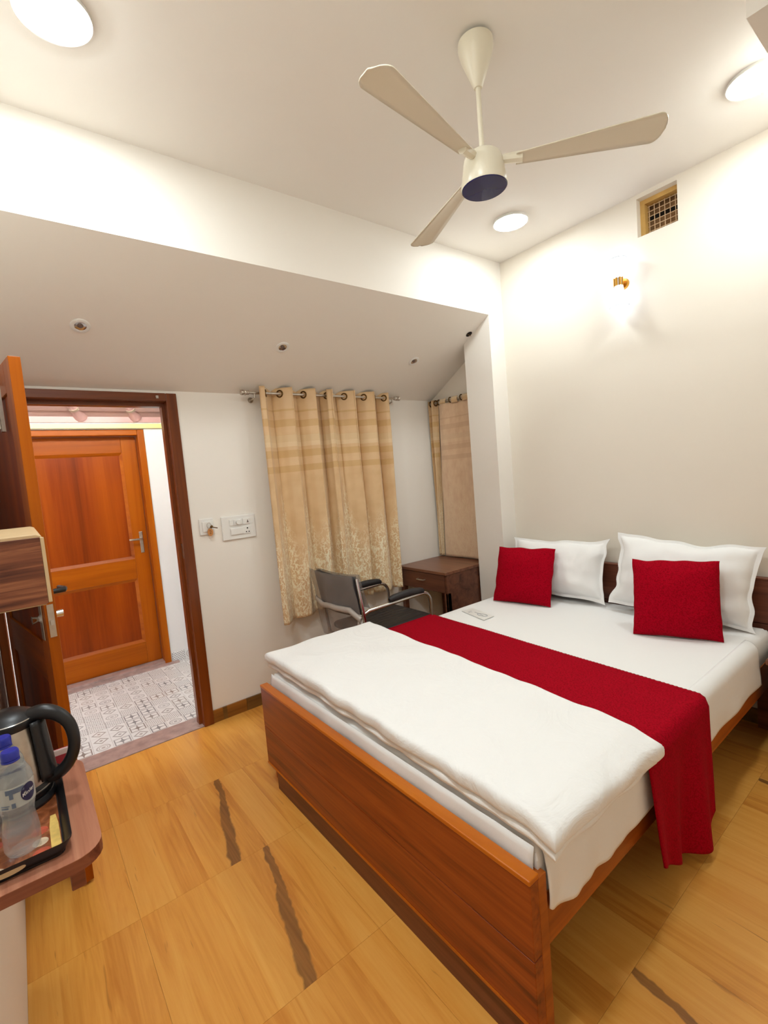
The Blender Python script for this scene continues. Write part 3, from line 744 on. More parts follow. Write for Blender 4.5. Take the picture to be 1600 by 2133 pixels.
def wrap(u, v):
    # sleeve drawn over the backrest; u goes from the far edge round the rear to the near edge
    y = 2.325 + (1 - u) * .51; z = .865 - v * .46
    bow = .04 * (1 - (2 * u - 1) ** 2)
    x = 1.528 + (.865 - z) * .15 - bow - .012 + .018 * nz(y * 9, z * 7, 2) * (.3 + v) + .02 * v * math.sin(y * 24)
    return Vector((x, y + .01 * nz(z * 8, u * 4, 7), z + .012 * nz(y * 14, v, 4) * (1 if v < .1 or v > .9 else .3)))
MB().grid(wrap, 40, 30).build('plastic_wrap', PL, ch, smooth=True, solid=.0015, off=co)
def wrap_f(u, v):
    y = 2.325 + u * .51; z = .865 - v * .22
    x = 1.558 + (.865 - z) * .15 - .035 * (1 - (2 * u - 1) ** 2) + .035 * v + .016 * nz(y * 11, z * 9, 5)
    return Vector((x, y, z + .02 * nz(y * 9, v * 2, 8) * v))
MB().grid(wrap_f, 36, 16).build('plastic_wrap', PL, ch, smooth=True, solid=.0015, off=co)
def band_(u, v):
    y = 2.31 + (1 - u) * .53; bow = .05 * (1 - (2 * u - 1) ** 2); a = v * 2 * PI
    return Vector((1.558 - bow - .012 + .012 * math.cos(a) + .006 * nz(y * 16, v * 3, 2), y, .645 + .012 * math.sin(a) * 1.6 + .012 * nz(y * 8, 1, 1) - (.06 * max(0, u - .85) / .15)))
MB().grid(band_, 40, 8).build('plastic_band', plain('bunched_plastic', lin((178, 168, 158)), .35, bump=.5, nscale=40), ch, smooth=True, off=co)
MB().tube([(1.55, 2.33, .62), (1.54, 2.335, .56), (1.555, 2.34, .50), (1.55, 2.33, .42)], [.012, .009, .007, .004], 8).build('plastic_tail', plain('plastic_strip', lin((190, 182, 172)), .35), ch, smooth=True, off=co)

# ================================================================== CURTAINS ON THE BACK WALL
RY, RZ = 2.895, 2.035
rod = thing('curtain_rod', 'steel curtain rod with ribbed finials on the wall beside the door', 'curtain rod', (1.83, RY, RZ)); ro = (1.83, RY, RZ)
MB().tube([(1.235, RY, RZ), (2.43, RY, RZ)], .0085, 12).build('pole', O['steel'], rod, smooth=True, off=ro)
for xe, sg in ((1.238, -1), (2.428, 1)):
    prof = [(0, .012), (.008, .016), (.014, .016), (.016, .0135), (.02, .0175), (.03, .0175), (.034, .0135), (.04, .0175), (.052, .0175), (.056, .01)]
    MB().tube([(xe + sg * (p[0] - .0), RY, RZ) for p in prof], [p[1] for p in prof], 14).build('finial', O['steel'], rod, smooth=True, off=ro)
for xb in (1.275, 2.405):
    MB().tube([(xb, RY, RZ - .004), (xb, RY, RZ - .028), (xb, RY + .03, RZ - .034), (xb, YB - .004, RZ - .034)], .006, 8).tube([(xb, YB - .006, RZ - .034), (xb, YB, RZ - .034)], .018, 14).build('bracket', O['steel'], rod, smooth=True, off=ro)
def make_curtain(name, xt0, xt1, xb0, xb1, waves, ph, zb0, zb1, label, seed, mat, yo=0.0):
    def fold(u, v):
        s_ = math.sin(2 * PI * waves * u + ph); s_ = math.copysign(abs(s_) ** .7, s_)
        amp = (.056 + .02 * nz(u * 5, 0, seed)) * (1 - .3 * v) + .014 * nz(u * 3, v * 2, seed)
        return s_ * amp
    def fn(u, v):
        uu = u + .035 * math.sin(2 * PI * waves * u * 2 + ph) * (1 - .5 * v) + .06 * nz(u * 4.1, v * .7, seed + 3) * (.4 + v) * math.sin(PI * u)
        xt = xt0 + (xt1 - xt0) * uu; xb = xb0 + (xb1 - xb0) * uu
        x = xt + (xb - xt) * v ** 1.2
        zb = zb0 + (zb1 - zb0) * u; zt = RZ + .038
        z = zt + (zb - zt) * v + (.012 * nz(u * 9, 1, seed) if v > .97 else 0)
        z -= .012 * (1 - v) * (1 if False else 0)
        y = RY - fold(u, v) - .012 * v + yo
        y = min(y, YB - .008)
        return Vector((x, y, z))
    t = thing(name, label, 'curtain', ((xt0 + xt1) / 2, RY, RZ), group='gold eyelet curtains by the door'); of = ((xt0 + xt1) / 2, RY, RZ)
    MB().grid(fn, int(waves * 34), 80).build('cloth', mat, t, smooth=True, solid=.002, off=of)
    k = 0
    for q in range(int(waves * 2) + 1):
        u = (q * PI - ph) / (2 * PI * waves)
        if u < .01 or u > .99: continue
        vr = (RZ + .038 - RZ) / (RZ + .038 - zb0); p = fn(u, vr); p2 = fn(u + .004, vr); tan = (p2 - p).normalized(); nrm = Vector((tan.y, -tan.x, 0)).normalized()
        M3 = Matrix((tan, Vector((0, 0, 1)), tan.cross(Vector((0, 0, 1))))).transposed()
        ringp = [M3 @ Vector((.021 * math.cos(a), .021 * math.sin(a), 0)) + p for a in [2 * PI * i / 18 for i in range(18)]]
        MB().tube(ringp, .0055, 8, closed=True).build('eyelet', O['brass'], t, smooth=True, off=of)
    return t
make_curtain('curtain', 1.285, 1.835, 1.295, 1.825, 3, .5, .515, .56, 'gold satin curtain nearer the door, hem lower', 1, CURT)
make_curtain('curtain', 1.785, 2.345, 1.79, 2.335, 3, .4, .57, .55, 'gold satin curtain between the chair and the desk, hem behind the chair', 6, CURT)

# curtains on the alcove wall beside the desk
r2 = thing('curtain_rod', 'dark curtain rod in the alcove above the desk', 'curtain rod', (2.86, 2.7, 2.01))
MB().tube([(2.862, 2.43, 2.005), (2.862, 2.962, 2.005)], .0085, 12).build('pole', O['steel'], r2, smooth=True, off=(2.86, 2.7, 2.01))
MB().tube([(2.862, 2.45, 2.005), (2.862, 2.45, 1.985), (XW, 2.45, 1.985)], .006, 8).build('bracket', O['steel'], r2, smooth=True, off=(2.86, 2.7, 2.01))
MB().tube([(2.862, 2.955, 2.005), (2.862, 2.955, 1.985), (XW, 2.955, 1.985)], .006, 8).build('bracket', O['steel'], r2, smooth=True, off=(2.86, 2.7, 2.01))
def acurtain(label, y0, y1, yb0, yb1, waves, amp, mat, seed, ztop, zbot, bow=0, xoff=0):
    def fn(u, v):
        y = (y0 + (y1 - y0) * u) * (1 - v) + (yb0 + (yb1 - yb0) * u) * v + bow * math.sin(v * PI)
        x = 2.862 + xoff - amp * math.sin(2 * PI * waves * u + seed) * (1 - .4 * v) - .008 * nz(u * 4, v * 3, seed)
        z = ztop + (zbot - ztop) * v
        x = min(x, XW - .006)
        return Vector((x, y, z))
    t = thing('curtain', label, 'curtain', (2.86, (y0 + y1) / 2, 2.0)); of = (2.86, (y0 + y1) / 2, 2.0)
    MB().grid(fn, 60, 60).build('cloth', mat, t, smooth=True, solid=.002, off=of)
    return t, of
t, of = acurtain('narrow brownish gold curtain gathered in the alcove corner over the desk', 2.955, 2.86, 2.95, 2.905, 1.5, .02, CURT, 2.5, 2.03, .712)
for y in (2.93, 2.875):
    MB().tube([(2.862 + .021 * math.cos(a), y, 2.005 + .021 * math.sin(a)) for a in [2 * PI * i / 18 for i in range(18)]], .005, 8, closed=True).build('eyelet', O['brass'], t, smooth=True, off=of)
t, of = acurtain('plain peach satin curtain in the alcove beside the pilaster', 2.835, 2.43, 2.885, 2.435, 1.25, .014, CURT2, .3, 1.985, .712, 0, 0)
for y in (2.79, 2.66, 2.54):
    MB().grid(lambda u, v: Vector((2.862 + .012 * math.sin(v * PI) * (1 if u < .5 else 1) * -1, y - .035 + .07 * u, 1.975 + .052 * v)), 6, 6).build('tab', CURT, t, smooth=True, solid=.002, off=of)
    MB().tube([(2.862 + .02 * math.cos(a), y + .045, 2.005 + .02 * math.sin(a)) for a in [2 * PI * i / 18 for i in range(18)]], .005, 8, closed=True).build('eyelet', O['brass'], t, smooth=True, off=of)

# ================================================================== SWITCHES AND KEY
sw = thing('switch_board', 'large white switch board with socket on the wall by the curtain', 'switch board', (1.105, YB, 1.19)); so = (1.105, YB, 1.19)
MB().box(.996, 1.215, YB - .012, YB, 1.118, 1.268).build('plate', O['white'], sw, bevel=.004, off=so)
yy = YB - .012
MB().box(1.045, 1.07, yy - .005, yy, 1.207, 1.245).build('rocker', O['white'], sw, bevel=.002, off=so)
MB().box(1.072, 1.13, yy - .004, yy, 1.207, 1.245).build('regulator_module', O['white'], sw, bevel=.002, off=so)
MB().tube([(1.101, yy - .004, 1.226), (1.101, yy - .02, 1.226)], [.017, .015], 20).build('regulator_knob', O['white'], sw, smooth=True, off=so)
MB().box(1.132, 1.178, yy - .005, yy, 1.207, 1.245).build('bell_switch', O['white'], sw, bevel=.002, off=so)
GR = plain('grey_symbol', lin((120, 104, 98)), .6)
MB().prism([(1.156, 1.217), (1.172, 1.217), (1.168, 1.222), (1.166, 1.232), (1.164, 1.236), (1.162, 1.232), (1.160, 1.222)], 1, yy - .0062, yy - .005).build('bell_symbol', GR, sw, off=so)
MB().box(1.045, 1.178, yy - .004, yy, 1.145, 1.192).build('socket_module', O['white'], sw, bevel=.002, off=so)
MB().tube([(1.158, yy - .006, 1.181), (1.158, yy - .003, 1.181)], .0045, 12).tube([(1.149, yy - .006, 1.158), (1.149, yy - .003, 1.158)], .0035, 12).tube([(1.167, yy - .006, 1.158), (1.167, yy - .003, 1.158)], .0035, 12).build('pin_holes', O['dark'], sw, off=so)
MB().box(1.048, 1.13, yy - .007, yy - .004, 1.149, 1.188).build('rocker', O['white'], sw, bevel=.002, off=so)
ks = thing('key_switch', 'small square white key switch plate beside the door frame', 'switch', (.905, YB, 1.22)); so = (.905, YB, 1.22)
MB().box(.862, .948, YB - .01, YB, 1.172, 1.272).build('plate', O['white'], ks, bevel=.004, off=so)
MB().box(.878, .93, YB - .016, YB - .01, 1.19, 1.254).build('slot_module', O['white'], ks, bevel=.003, off=so)
ky = thing('room_key', 'wooden room key tag with brown key hanging at the switch plate', 'key', (.915, YB - .03, 1.2)); so = (.915, YB - .03, 1.2)
TAG = wood('key_tag_wood', lin((170, 104, 50)), lin((200, 136, 76)), lin((214, 152, 92)), 2, 30, .4, .4, 16)
pts = [(.918 + .017 * math.cos(a), 1.187 + .024 * math.sin(a)) for a in [2 * PI * k / 24 for k in range(24)]]
MB().prism(pts, 1, YB - .03, YB - .024).build('tag', TAG, ky, off=so)
MB().tube([(.914 + .013 * math.cos(a), YB - .027, 1.228 + .016 * math.sin(a)) for a in [2 * PI * k / 20 for k in range(20)]], .0015, 6, closed=True).build('ring', O['steel'], ky, smooth=True, off=so)
MB().tube([(.922, YB - .03, 1.224), (.932, YB - .032, 1.217)], .009, 10).tube([(.932, YB - .032, 1.217), (.962, YB - .034, 1.208)], .003, 8).build('key', O['brass'], ky, smooth=True, off=so)
NUMBER_AT = (.918, YB - .0306, 1.187)

# ================================================================== CEILING LIGHTS
PANELS = {w: emit('led_panel_glow', (.88, .965, 1.0, 1), PANEL_W * w) for w in (1.0, .6)}
for (x, y, lab) in ((.25, 1.70, 'round white ceiling light above the door side of the room'), (2.485, 1.765, 'round white ceiling light between the fan and the pilaster'), (2.475, .585, 'round white ceiling light beside the boxed soffit'), (.25, .58, 'added unseen ceiling light over the kettle shelf side of the room')):  # last fixture is added out of view to brighten foreground floor and bed
    t = thing('ceiling_light', lab, 'ceiling light', (x, y, ZC), group='round ceiling lights'); of = (x, y, ZC)
    MB().lathe([(.0, 0), (.098, 0), (.1, -.004), (.1, -.014), (.095, -.014)], of, 48, cap=False).build('bezel', O['white'], t, smooth=True, off=of)
    MB().lathe([(.0945, -.012), (.0925, -.0155), (.086, -.018), (.0, -.0195)], of, 48, cap=False).build('diffuser', PANELS[1.0 if x < 1 else .6], t, smooth=True, off=of)
# recessed downlights in the sloping soffit (switched off)
sl = math.atan2(2.497 - 2.04, YB - YP)
for (x, lab) in ((.33, 'small unlit downlight in the slope above the doorway'), (1.353, 'small unlit downlight in the slope above the curtain rod'), (2.40, 'small unlit downlight in the slope nearest the pilaster')):
    y = 2.602; t = thing('downlight', lab, 'downlight', (x, y, zs(y)), (-sl, 0, 0), group='unlit downlights in the slope')
    MB().lathe([(.024, -.001), (.026, -.005), (.036, -.006), (.041, -.003), (.042, 0)], (0, 0, 0), 28, cap=False).build('trim_ring', O['white'], t, smooth=True)
    MB().lathe([(.025, -.003), (.02, -.0012), (.0, -.001)], (0, 0, 0), 28, cap=False).build('reflector', O['chrome'], t, smooth=True)
    MB().lathe([(.0, -.006), (.010, -.005), (.013, -.001)], (0, 0, 0), 20, cap=False).build('lamp', plain('unlit_lamp_glass', lin((110, 92, 84)), .25), t, smooth=True)
t = thing('ceiling_hole', 'dark empty downlight hole with wire ends beside the pilaster', 'hole', (2.712, 2.335, zs(2.335)), (-sl, 0, 0))
MB().lathe([(.024, -.0015), (.022, -.003), (.0, -.002)], (0, 0, 0), 22, cap=False).build('cavity', O['dark'], t, smooth=True)
MB().tube([(-.02, .0, -.001), (-.026, -.004, -.012), (-.016, -.006, -.018)], .002, 6).tube([(.0, .004, -.002), (-.006, .0, -.016), (.006, -.004, -.02)], .002, 6).build('wire', O['brass'], t, smooth=True)

# ================================================================== CEILING FAN
FX, FY = 1.388, 1.082
fan = thing('ceiling_fan', 'cream ceiling fan with three blades and glossy dark blue hub', 'ceiling fan', (FX, FY, ZC)); fo_ = (FX, FY, ZC)
MB().lathe([(.0, 2.868), (.05, 2.868), (.058, 2.862), (.059, 2.845), (.052, 2.815), (.016, 2.722), (.013, 2.718), (0, 2.718)], (FX, FY, 0), 36, cap=False).build('canopy', O['cream'], fan, smooth=True, off=fo_)
MB().tube([(FX, FY, 2.73), (FX, FY, 2.50)], .0085, 14).build('downrod', O['cream'], fan, smooth=True, off=fo_)
MB().tube([(FX + .03, FY + .01, 2.872), (FX + .05, FY - .012, 2.868), (FX + .066, FY - .01, 2.87)], .003, 6).tube([(FX + .03, FY - .03, 2.874), (FX + .055, FY - .03, 2.866)], .003, 6).build('wire', O['black'], fan, smooth=True, off=fo_)
MB().lathe([(.0, 2.512), (.03, 2.512), (.05, 2.505), (.062, 2.495), (.066, 2.48), (.07, 2.455), (.079, 2.402), (.077, 2.396)], (FX, FY, 0), 40, cap=False).build('motor', O['cream'], fan, smooth=True, off=fo_)
MB().lathe([(.0765, 2.397), (.0745, 2.394), (.0, 2.393)], (FX, FY, 0), 40, cap=False).build('hub_glass', plain('dark_blue_gloss', lin((14, 8, 92)), .03, spec=.5), fan, smooth=True, off=fo_)
for a in (70, 190, 310):
    ca, sa = math.cos(math.radians(a)), math.sin(math.radians(a))
    def bl(u, v, ca=ca, sa=sa):
        r = .11 + u * .46; w = (.05 + .07 * u) * (1 if u < .92 else math.sqrt(max(.02, 1 - ((u - .92) / .08) ** 2)))
        s_ = (v - .5) * w; z = 2.47 + s_ * -.16 + .004 * (1 - (2 * v - 1) ** 2)
        return Vector((FX + ca * r - sa * s_, FY + sa * r + ca * s_, z))
    b = MB().grid(bl, 70, 6).build('blade', O['cream'], fan, smooth=True, solid=.003, off=fo_)
    MB().tube([(FX + ca * .06, FY + sa * .06, 2.478), (FX + ca * .13, FY + sa * .13, 2.473)], [.014, .018], 8).build('blade_arm', O['cream'], b, smooth=True, off=fo_)

# ================================================================== WALL SCONCE
SX, SY, SZ = 2.842, 1.322, 2.425
sc = thing('wall_sconce', 'lit glass wall lamp with gold waist above the bed', 'wall lamp', (XW, SY, SZ)); s_o = (XW, SY, SZ)
GLOW = emit('sconce_glass_glow', (.70, .80, 1.0, 1), SCONCE_W)
MB().lathe([(.022, SZ + .022), (.026, SZ + .05), (.034, SZ + .085), (.047, SZ + .125), (.044, SZ + .125), (.031, SZ + .085), (.02, SZ + .03)], (SX, SY, 0), 10, cap=False).build('upper_shade', GLOW, sc, off=s_o)
MB().lathe([(.022, SZ - .022), (.028, SZ - .06), (.036, SZ - .095), (.049, SZ - .135), (.046, SZ - .135), (.033, SZ - .095), (.02, SZ - .03)], (SX, SY, 0), 10, cap=False).build('lower_shade', GLOW, sc, off=s_o)
GLS = plain('sconce_clear_glass', lin((196, 204, 212)), .1)
for (nm, prof) in (('upper_shade', [(.0225, SZ + .022), (.0265, SZ + .05), (.0345, SZ + .085), (.0475, SZ + .125)]), ('lower_shade', [(.0225, SZ - .022), (.0285, SZ - .06), (.0365, SZ - .095), (.0495, SZ - .135)])):
    par = [c for c in sc.children if c.name.startswith(nm)][0]
    for k in range(10):
        a = 2 * PI * k / 10
        MB().tube([(SX + r_ * math.cos(a), SY + r_ * math.sin(a), z) for r_, z in prof], .0016, 6).build('glass_rib', GLS, par, smooth=True, off=s_o)
    MB().tube([(SX + prof[-1][0] * math.cos(2 * PI * k / 10), SY + prof[-1][0] * math.sin(2 * PI * k / 10), prof[-1][1]) for k in range(10)], .0018, 6, closed=True).build('glass_rim', GLS, par, smooth=True, off=s_o)
for k in range(8):
    a0 = 2 * PI * (k - .3) / 8; a1 = 2 * PI * (k + .3) / 8
    MB().prism([(SX + r * math.cos(a), SY + r * math.sin(a)) for r, a in ((.021, a0), (.026, a0), (.027, (a0 + a1) / 2), (.026, a1), (.021, a1))], 2, SZ - .022, SZ + .022).build('waist_bar', O['gold'], sc, off=s_o)
MB().lathe([(.0, -.022), (.0205, -.022), (.0205, .022), (0, .022)], (SX, SY, SZ), 20, cap=False).build('waist_core', O['white'], sc, smooth=True, off=s_o)
MB().tube([(SX + .025, SY, SZ), (XW - .012, SY, SZ)], .009, 10).tube([(XW - .014, SY, SZ), (XW, SY, SZ)], [.028, .032], 20).build('wall_mount', O['gold'], sc, smooth=True, off=s_o)

# ================================================================== VENT in the headboard wall
vt = thing('vent_opening', 'square wall vent with tan frame and wire grid below the ceiling', 'vent', (XW, 1.13, 2.75)); vo_ = (XW, 1.13, 2.75)
VD = XW + .085
VFR = plain('vent_frame_ochre', lin((206, 164, 92)), .5, nz=.06)
MB().box(XW + .045, VD + .01, VY1 - .024, VY1, VZ0, VZ1).build('frame_side', VFR, vt, off=vo_)
MB().box(XW + .045, VD + .01, VY0, VY1 - .024, VZ1 - .024, VZ1).build('frame_top', VFR, vt, off=vo_)
MB().box(XW + .125, XW + .199, VY0, VY1, VZ0, VZ1).build('back_board', plain('vent_back_brown', lin((150, 112, 74)), .8, nz=.25, nscale=12), vt, off=vo_)
MB().box(XW + .122, XW + .125, VY0, VY1, 2.755, 2.782).build('dark_slot', O['dark'], vt, off=vo_)
MESHM = plain('vent_wire_paint', lin((226, 194, 154)), .5)
for k in range(7):
    y = VY0 + .013 + k * .0268
    MB().box(VD - .001, VD + .002, y - .0016, y + .0016, VZ0, VZ1 - .024).build('grid_wire', MESHM, vt, off=vo_)
for k in range(7):
    z = VZ0 + .012 + k * .027
    MB().box(VD - .003, VD - .001, VY0, VY1 - .024, z - .0016, z + .0016).build('grid_wire', MESHM, vt, off=vo_)

# ================================================================== LEFT WALL: cabinet box and shelf
cb = thing('wall_cabinet', 'wall-mounted box cabinet with dark striped front beside the open door', 'cabinet', (XL, 1.68, 1.29)); c_o = (XL, 1.68, 1.29)
CY0, CY1, CZ0, CZ1, CXR = 1.41, 1.96, 1.203, 1.377, .043
poly = [(XL, CZ0), (CXR - .012, CZ0), (CXR, CZ0 + .012), (CXR, CZ1 - .014), (CXR - .004, CZ1 - .004), (CXR - .014, CZ1), (XL, CZ1)]
MB().prism(poly, 1, CY0 + .004, CY1).build('body', O['tan'], cb, bevel=.002, off=c_o)
MB().box(XL + .002, CXR - .007, CY0 - .004, CY0 + .004, CZ0 + .004, CZ1 - .008).build('front_panel', CABW, cb, bevel=.001, off=c_o)
MB().box(CXR - .007, CXR + .001, CY0 - .004, CY0 + .004, CZ0 + .006, CZ1 - .008).build('edge_band', O['tan'], cb, bevel=.002, off=c_o)

SZT = .80
sh = thing('wall_shelf', 'rounded wooden wall shelf holding the kettle tray', 'shelf', (XL, 1.2, SZT)); h_o = (XL, 1.2, SZT)
poly = rrect(XL, .058, 1.015, 1.43, .05, 6, (1, 0, 0, 1))
MB().prism(poly, 2, SZT - .024, SZT - .001).build('board_core', SHELFE, sh, off=h_o)
MB().prism(poly, 2, SZT - .001, SZT).build('board_top', SHELFW, sh, off=h_o)
MB().box(.0, .024, 1.06, 1.085, SZT - .085, SZT - .024).build('foot', SHELFE, sh, bevel=.002, off=h_o)
MB().box(XL, .01, 1.385, 1.41, SZT - .085, SZT - .024).build('bracket', SHELFE, sh, bevel=.002, off=h_o)

# tray with printed motif
ty = thing('serving_tray', 'black rimmed serving tray with spice print under the bottles', 'tray', (-.06, 1.19, SZT)); y_o = (-.06, 1.19, SZT)
TX0, TX1, TY0, TY1 = -.132, .012, 1.04, 1.375
MB().prism(rrect(TX0 + .012, TX1 - .012, TY0 + .012, TY1 - .012, .015, 4), 2, SZT, SZT + .005).build('tray_base', O['black'], ty, off=y_o)
TP = NT('tray_print', .22, 0, .6); _v = TP.coord(); 
TP.col(TP.ramp(TP.noise(_v, 22, 4, .6, 1.0), [(.3, lin((92, 44, 22))), (.5, lin((150, 84, 48))), (.7, lin((196, 130, 96)))])); TP = TP.m
MB().prism(rrect(TX0 + .016, TX1 - .016, TY0 + .016, TY1 - .016, .012, 4), 2, SZT + .005, SZT + .0056).build('print', TP, ty, off=y_o)
rim = MB()
for inner, outer in ((rrect(TX0 + .012, TX1 - .012, TY0 + .012, TY1 - .012, .015, 4), rrect(TX0, TX1, TY0, TY1, .02, 4)),):
    n_ = len(inner); vs = []
    for (pl, z) in ((inner, SZT + .004), (outer, SZT + .026), ([(p[0] * 1 + (.004 if p[0] < -.06 else -.004) * -0, p[1]) for p in outer], SZT + .0285), ([(a[0] + (b[0] - a[0]) * .7, a[1] + (b[1] - a[1]) * .7) for a, b in zip(inner, outer)], SZT + .026), ([(a[0] + (b[0] - a[0]) * -.12, a[1] + (b[1] - a[1]) * -.12) for a, b in zip(inner, outer)], SZT + .0058)):
        vs += [(p[0], p[1], z) for p in pl]
    fs = [(r * n_ + k, r * n_ + (k + 1) % n_, (r + 1) * n_ + (k + 1) % n_, (r + 1) * n_ + k) for r in range(4) for k in range(n_)]
    rim.add(vs, fs)
rim.build('rim', O['black'], ty, smooth=True, off=y_o)
MB().prism([(-.085 + .026 * math.cos(a), SZT + .0155 + .006 * math.sin(a)) for a in [2 * PI * k / 20 for k in range(20)]], 1, TY0 + .004, TY0 + .0052).build('handle_slot', O['tan'], ty, off=y_o)
CIN = plain('print_ochre', lin((222, 186, 104)), .3, nz=.2, nscale=60); CO1 = plain('print_cream', lin((214, 190, 160)), .3, nz=.2, nscale=90); CO2 = plain('print_red', lin((190, 86, 60)), .3, nz=.25, nscale=90)
MB().prism([(-.021, 1.06), (-.005, 1.062), (-.006, 1.155), (-.009, 1.19), (-.018, 1.19), (-.021, 1.15)], 2, SZT + .0056, SZT + .0062).build('print_stick', CIN, ty, off=y_o)
for k, (cx, cy, r_, m_) in enumerate(((-.036, 1.078, .014, CO2), (-.037, 1.112, .013, CO1), (-.037, 1.15, .014, CO2), (-.105, 1.07, .016, CO1), (-.11, 1.16, .016, CO2))):
    MB().prism([(cx + r_ * math.cos(a), cy + r_ * math.sin(a)) for a in [2 * PI * q / 24 for q in range(24)]], 2, SZT + .0056, SZT + .006).build('print_disc', m_, ty, off=y_o)
# kettle
KX, KY, KZ = -.068, 1.295, SZT + .006
kt = thing('electric_kettle', 'steel electric kettle with black lid, handle and base', 'kettle', (KX, KY, KZ)); k_o = (KX, KY, KZ)
MB().lathe([(.0, 0), (.066, 0), (.068, .006), (.064, .016), (.06, .018), (0, .018)], (KX, KY, KZ), 40, cap=False).build('power_base', O['black'], kt, smooth=True, off=k_o)
MB().lathe([(.062, .018), (.0645, .022), (.0645, .042), (.062, .045)], (KX, KY, KZ), 40, cap=False).build('bottom_ring', O['black'], kt, smooth=True, off=k_o)
MB().lathe([(.0645, .030), (.0648, .032), (.0645, .034)], (KX, KY, KZ), 40, cap=False).build('trim_line', O['steel'], kt, smooth=True, off=k_o)
MB().lathe([(.0625, .044), (.0615, .08), (.056, .14), (.050, .178)], (KX, KY, KZ), 48, cap=False).build('body', O['steel'], kt, smooth=True, off=k_o)
lid = MB().lathe([(.0515, .172), (.053, .178), (.053, .187), (.046, .195), (.028, .205), (.0, .208)], (KX, KY, KZ), 40, cap=False).build('lid', O['black'], kt, smooth=True, off=k_o)
MB().lathe([(.0525, .1885), (.0537, .1895), (.052, .191)], (KX, KY, KZ), 40, cap=False).build('lid_ring', O['chrome'], lid, smooth=True, off=(0, 0, 0)); lid.children[0].location = (-KX, -KY, -KZ)
ha = math.radians(-22); hx, hy = math.cos(ha), math.sin(ha)
hp_ = [(.044, .188), (.068, .192), (.092, .182), (.112, .158), (.119, .125), (.115, .092), (.1, .064), (.08, .048), (.06, .042)]
MB().tube(spline([(KX + hx * r_, KY + hy * r_, KZ + z) for r_, z in hp_]), lerps([.017, .0165, .0145, .0125, .012, .012, .0125, .013, .012]), 18).build('handle', O['black'], kt, smooth=True, off=k_o)
hs = MB()
for k in range(9):
    pass
def spine(u, v):
    z = .05 + v * .13; r_ = .0635 - (z - .05) * .085 + .004; a = ha + (u - .5) * .95
    r2 = r_ + .008 * (1 - (2 * u - 1) ** 2)
    return Vector((KX + r2 * math.cos(a), KY + r2 * math.sin(a), KZ + z))
MB().grid(spine, 10, 12).build('handle_spine', O['black'], kt, smooth=True, solid=.004, off=k_o)
MB().lathe([(0, 0), (.007, .002), (.007, .008), (0, .01)], (KX + hx * .093, KY + hy * .093, KZ + .186), 14).build('switch_button', O['black'], kt, smooth=True, off=k_o)
MB().tube([(KX - .05, KY - .03, KZ + .2), (KX - .06, KY - .05, KZ + .16), (KX - .055, KY - .064, KZ + .1), (KX - .03, KY - .066, KZ + .03)], .003, 8).build('power_cord', O['black'], kt, smooth=True, off=k_o)
# red sachet behind the kettle handle
sa = thing('tea_sachet', 'small red and white sachet standing behind the kettle handle', 'sachet', (.02, 1.38, SZT))
SR = NT('sachet_print', .4); _s = SR.sep(SR.coord()); SR.col(SR.ramp(SR.m_('FRACT', SR.m_('MULTIPLY', _s[2], 26.0)), [(.0, lin((206, 180, 172))), (.35, lin((150, 34, 44)))], 'CONSTANT')); SR = SR.m
soft_slab([(-.03, -.022), (.03, -.022), (.03, .022), (-.03, .022)], 0, .008, 8, 8, .004).xf(Matrix.Translation((.012, 1.392, SZT + .03)) @ Matrix.Rotation(math.radians(80), 4, 'X')).build('packet', SR, sa, smooth=True, off=(.02, 1.38, SZT))
# bottles
PET = bpy.data.materials.new('clear_bottle'); PET.use_nodes = True; _p = PET.node_tree.nodes['Principled BSDF']
_p.inputs['Base Color'].default_value = (.93, .96, .97, 1); _p.inputs['Roughness'].default_value = .06; _p.inputs['IOR'].default_value = 1.33; _p.inputs['Transmission Weight'].default_value = .85; _p.inputs['Alpha'].default_value = .5
LAB = bpy.data.materials.new('bottle_label_film'); LAB.use_nodes = True; _p = LAB.node_tree.nodes['Principled BSDF']
_p.inputs['Base Color'].default_value = lin((220, 222, 214)); _p.inputs['Roughness'].default_value = .3; _p.inputs['Alpha'].default_value = .4
CAPM = plain('blue_cap', lin((34, 44, 150)), .35); LPR = plain('faded_label_print', lin((92, 104, 124)), .4); NAVY = plain('navy_print', lin((34, 36, 74)), .4)
def text_mesh(body, size):
    c = bpy.data.curves.new('tmp', 'FONT'); c.body = body; c.size = size; c.align_x = 'CENTER'; c.align_y = 'CENTER'
    o = bpy.data.objects.new('tmp', c); me = o.to_mesh(); vs = [v.co.copy() for v in me.vertices]; fs = [tuple(p.vertices) for p in me.polygons]
    o.to_mesh_clear(); bpy.data.objects.remove(o); bpy.data.curves.remove(c); return vs, fs
_vs, _fs = text_mesh('2', .03)
MB().add([(NUMBER_AT[0] + v.x, NUMBER_AT[1], NUMBER_AT[2] + v.y) for v in _vs], _fs).build('number', plain('burnt_number', lin((112, 62, 16)), .6), ky, off=(.915, YB - .03, 1.2))
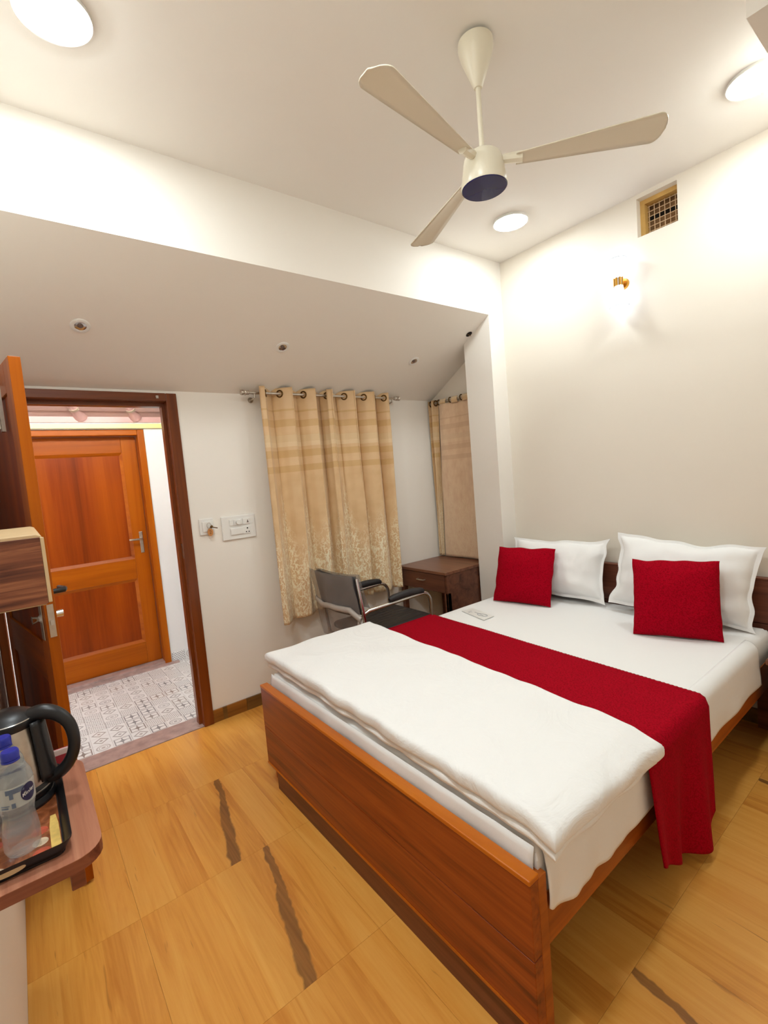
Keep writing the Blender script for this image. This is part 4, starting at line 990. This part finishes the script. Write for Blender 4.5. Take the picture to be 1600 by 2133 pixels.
def bottle(x, y, z, label, face):
    t = thing('water_bottle', label, 'bottle', (x, y, z), (0, 0, face), group='small water bottles on the tray')
    k = .91
    prof = [(.0, .004), (.018, .0), (.027, .002), (.0315, .012), (.032, .04), (.0305, .055), (.0275, .075), (.0275, .085), (.0305, .098), (.032, .104), (.032, .152), (.0305, .162), (.024, .178), (.0155, .190), (.0125, .197), (.0125, .204)]
    MB().lathe([(r_ * k, h_ * k) for r_, h_ in prof], (0, 0, 0), 36, cap=False).build('body', PET, t, smooth=True)
    MB().lathe([(.0145 * k, .196 * k), (.0155 * k, .197 * k), (.0155 * k, .211 * k), (.0135 * k, .214 * k), (0, .2145 * k)], (0, 0, 0), 28, cap=False).build('cap', CAPM, t, smooth=True)
    MB().lathe([(.0142 * k, .191 * k), (.0158 * k, .192 * k), (.0158 * k, .195 * k), (.0142 * k, .196 * k)], (0, 0, 0), 28, cap=False).build('neck_ring', CAPM, t, smooth=True)
    R_ = .0326 * k
    lb = MB().lathe([(R_, .106 * k), (R_, .15 * k)], (0, 0, 0), 36, cap=False).build('label_film', LAB, t, smooth=True)
    def on_c(px, pz, dr): a = px / R_; return Vector(((R_ + dr) * math.cos(a), (R_ + dr) * math.sin(a), pz))
    ov = MB(); N_ = 28; vs = [on_c(0, .129 * k, .0006)] + [on_c(.0135 * math.cos(2 * PI * q / N_), .129 * k + .0165 * math.sin(2 * PI * q / N_), .0006) for q in range(N_)]
    ov.add(vs, [(0, 1 + q, 1 + (q + 1) % N_) for q in range(N_)]); ov.build('logo_oval', NAVY, lb)
    vs, fs = text_mesh('Kinley', .0092)
    MB().add([on_c(v.x, .129 * k + v.y + v.x * .25, .001) for v in vs], fs).build('logo_text', O['white'], lb)
    for (a0, z0, w_, h_) in ((-.035, .137, .028, .010), (-.03, .127, .006, .012), (-.045, .109, .012, .003), (-.045, .114, .014, .002), (-.028, .108, .006, .01)):
        q = MB(); q.grid(lambda u, v: on_c(a0 + u * w_, (z0 + v * h_) * k, .0005), 6, 1); q.build('label_print', LPR, lb)
    return t
bottle(-.062, 1.113, SZT + .0062, 'clear water bottle with blue cap nearest the tray edge', math.radians(-48))
bottle(-.074, 1.188, SZT + .0062, 'clear water bottle with blue cap half hidden behind the nearer bottle', math.radians(-60))
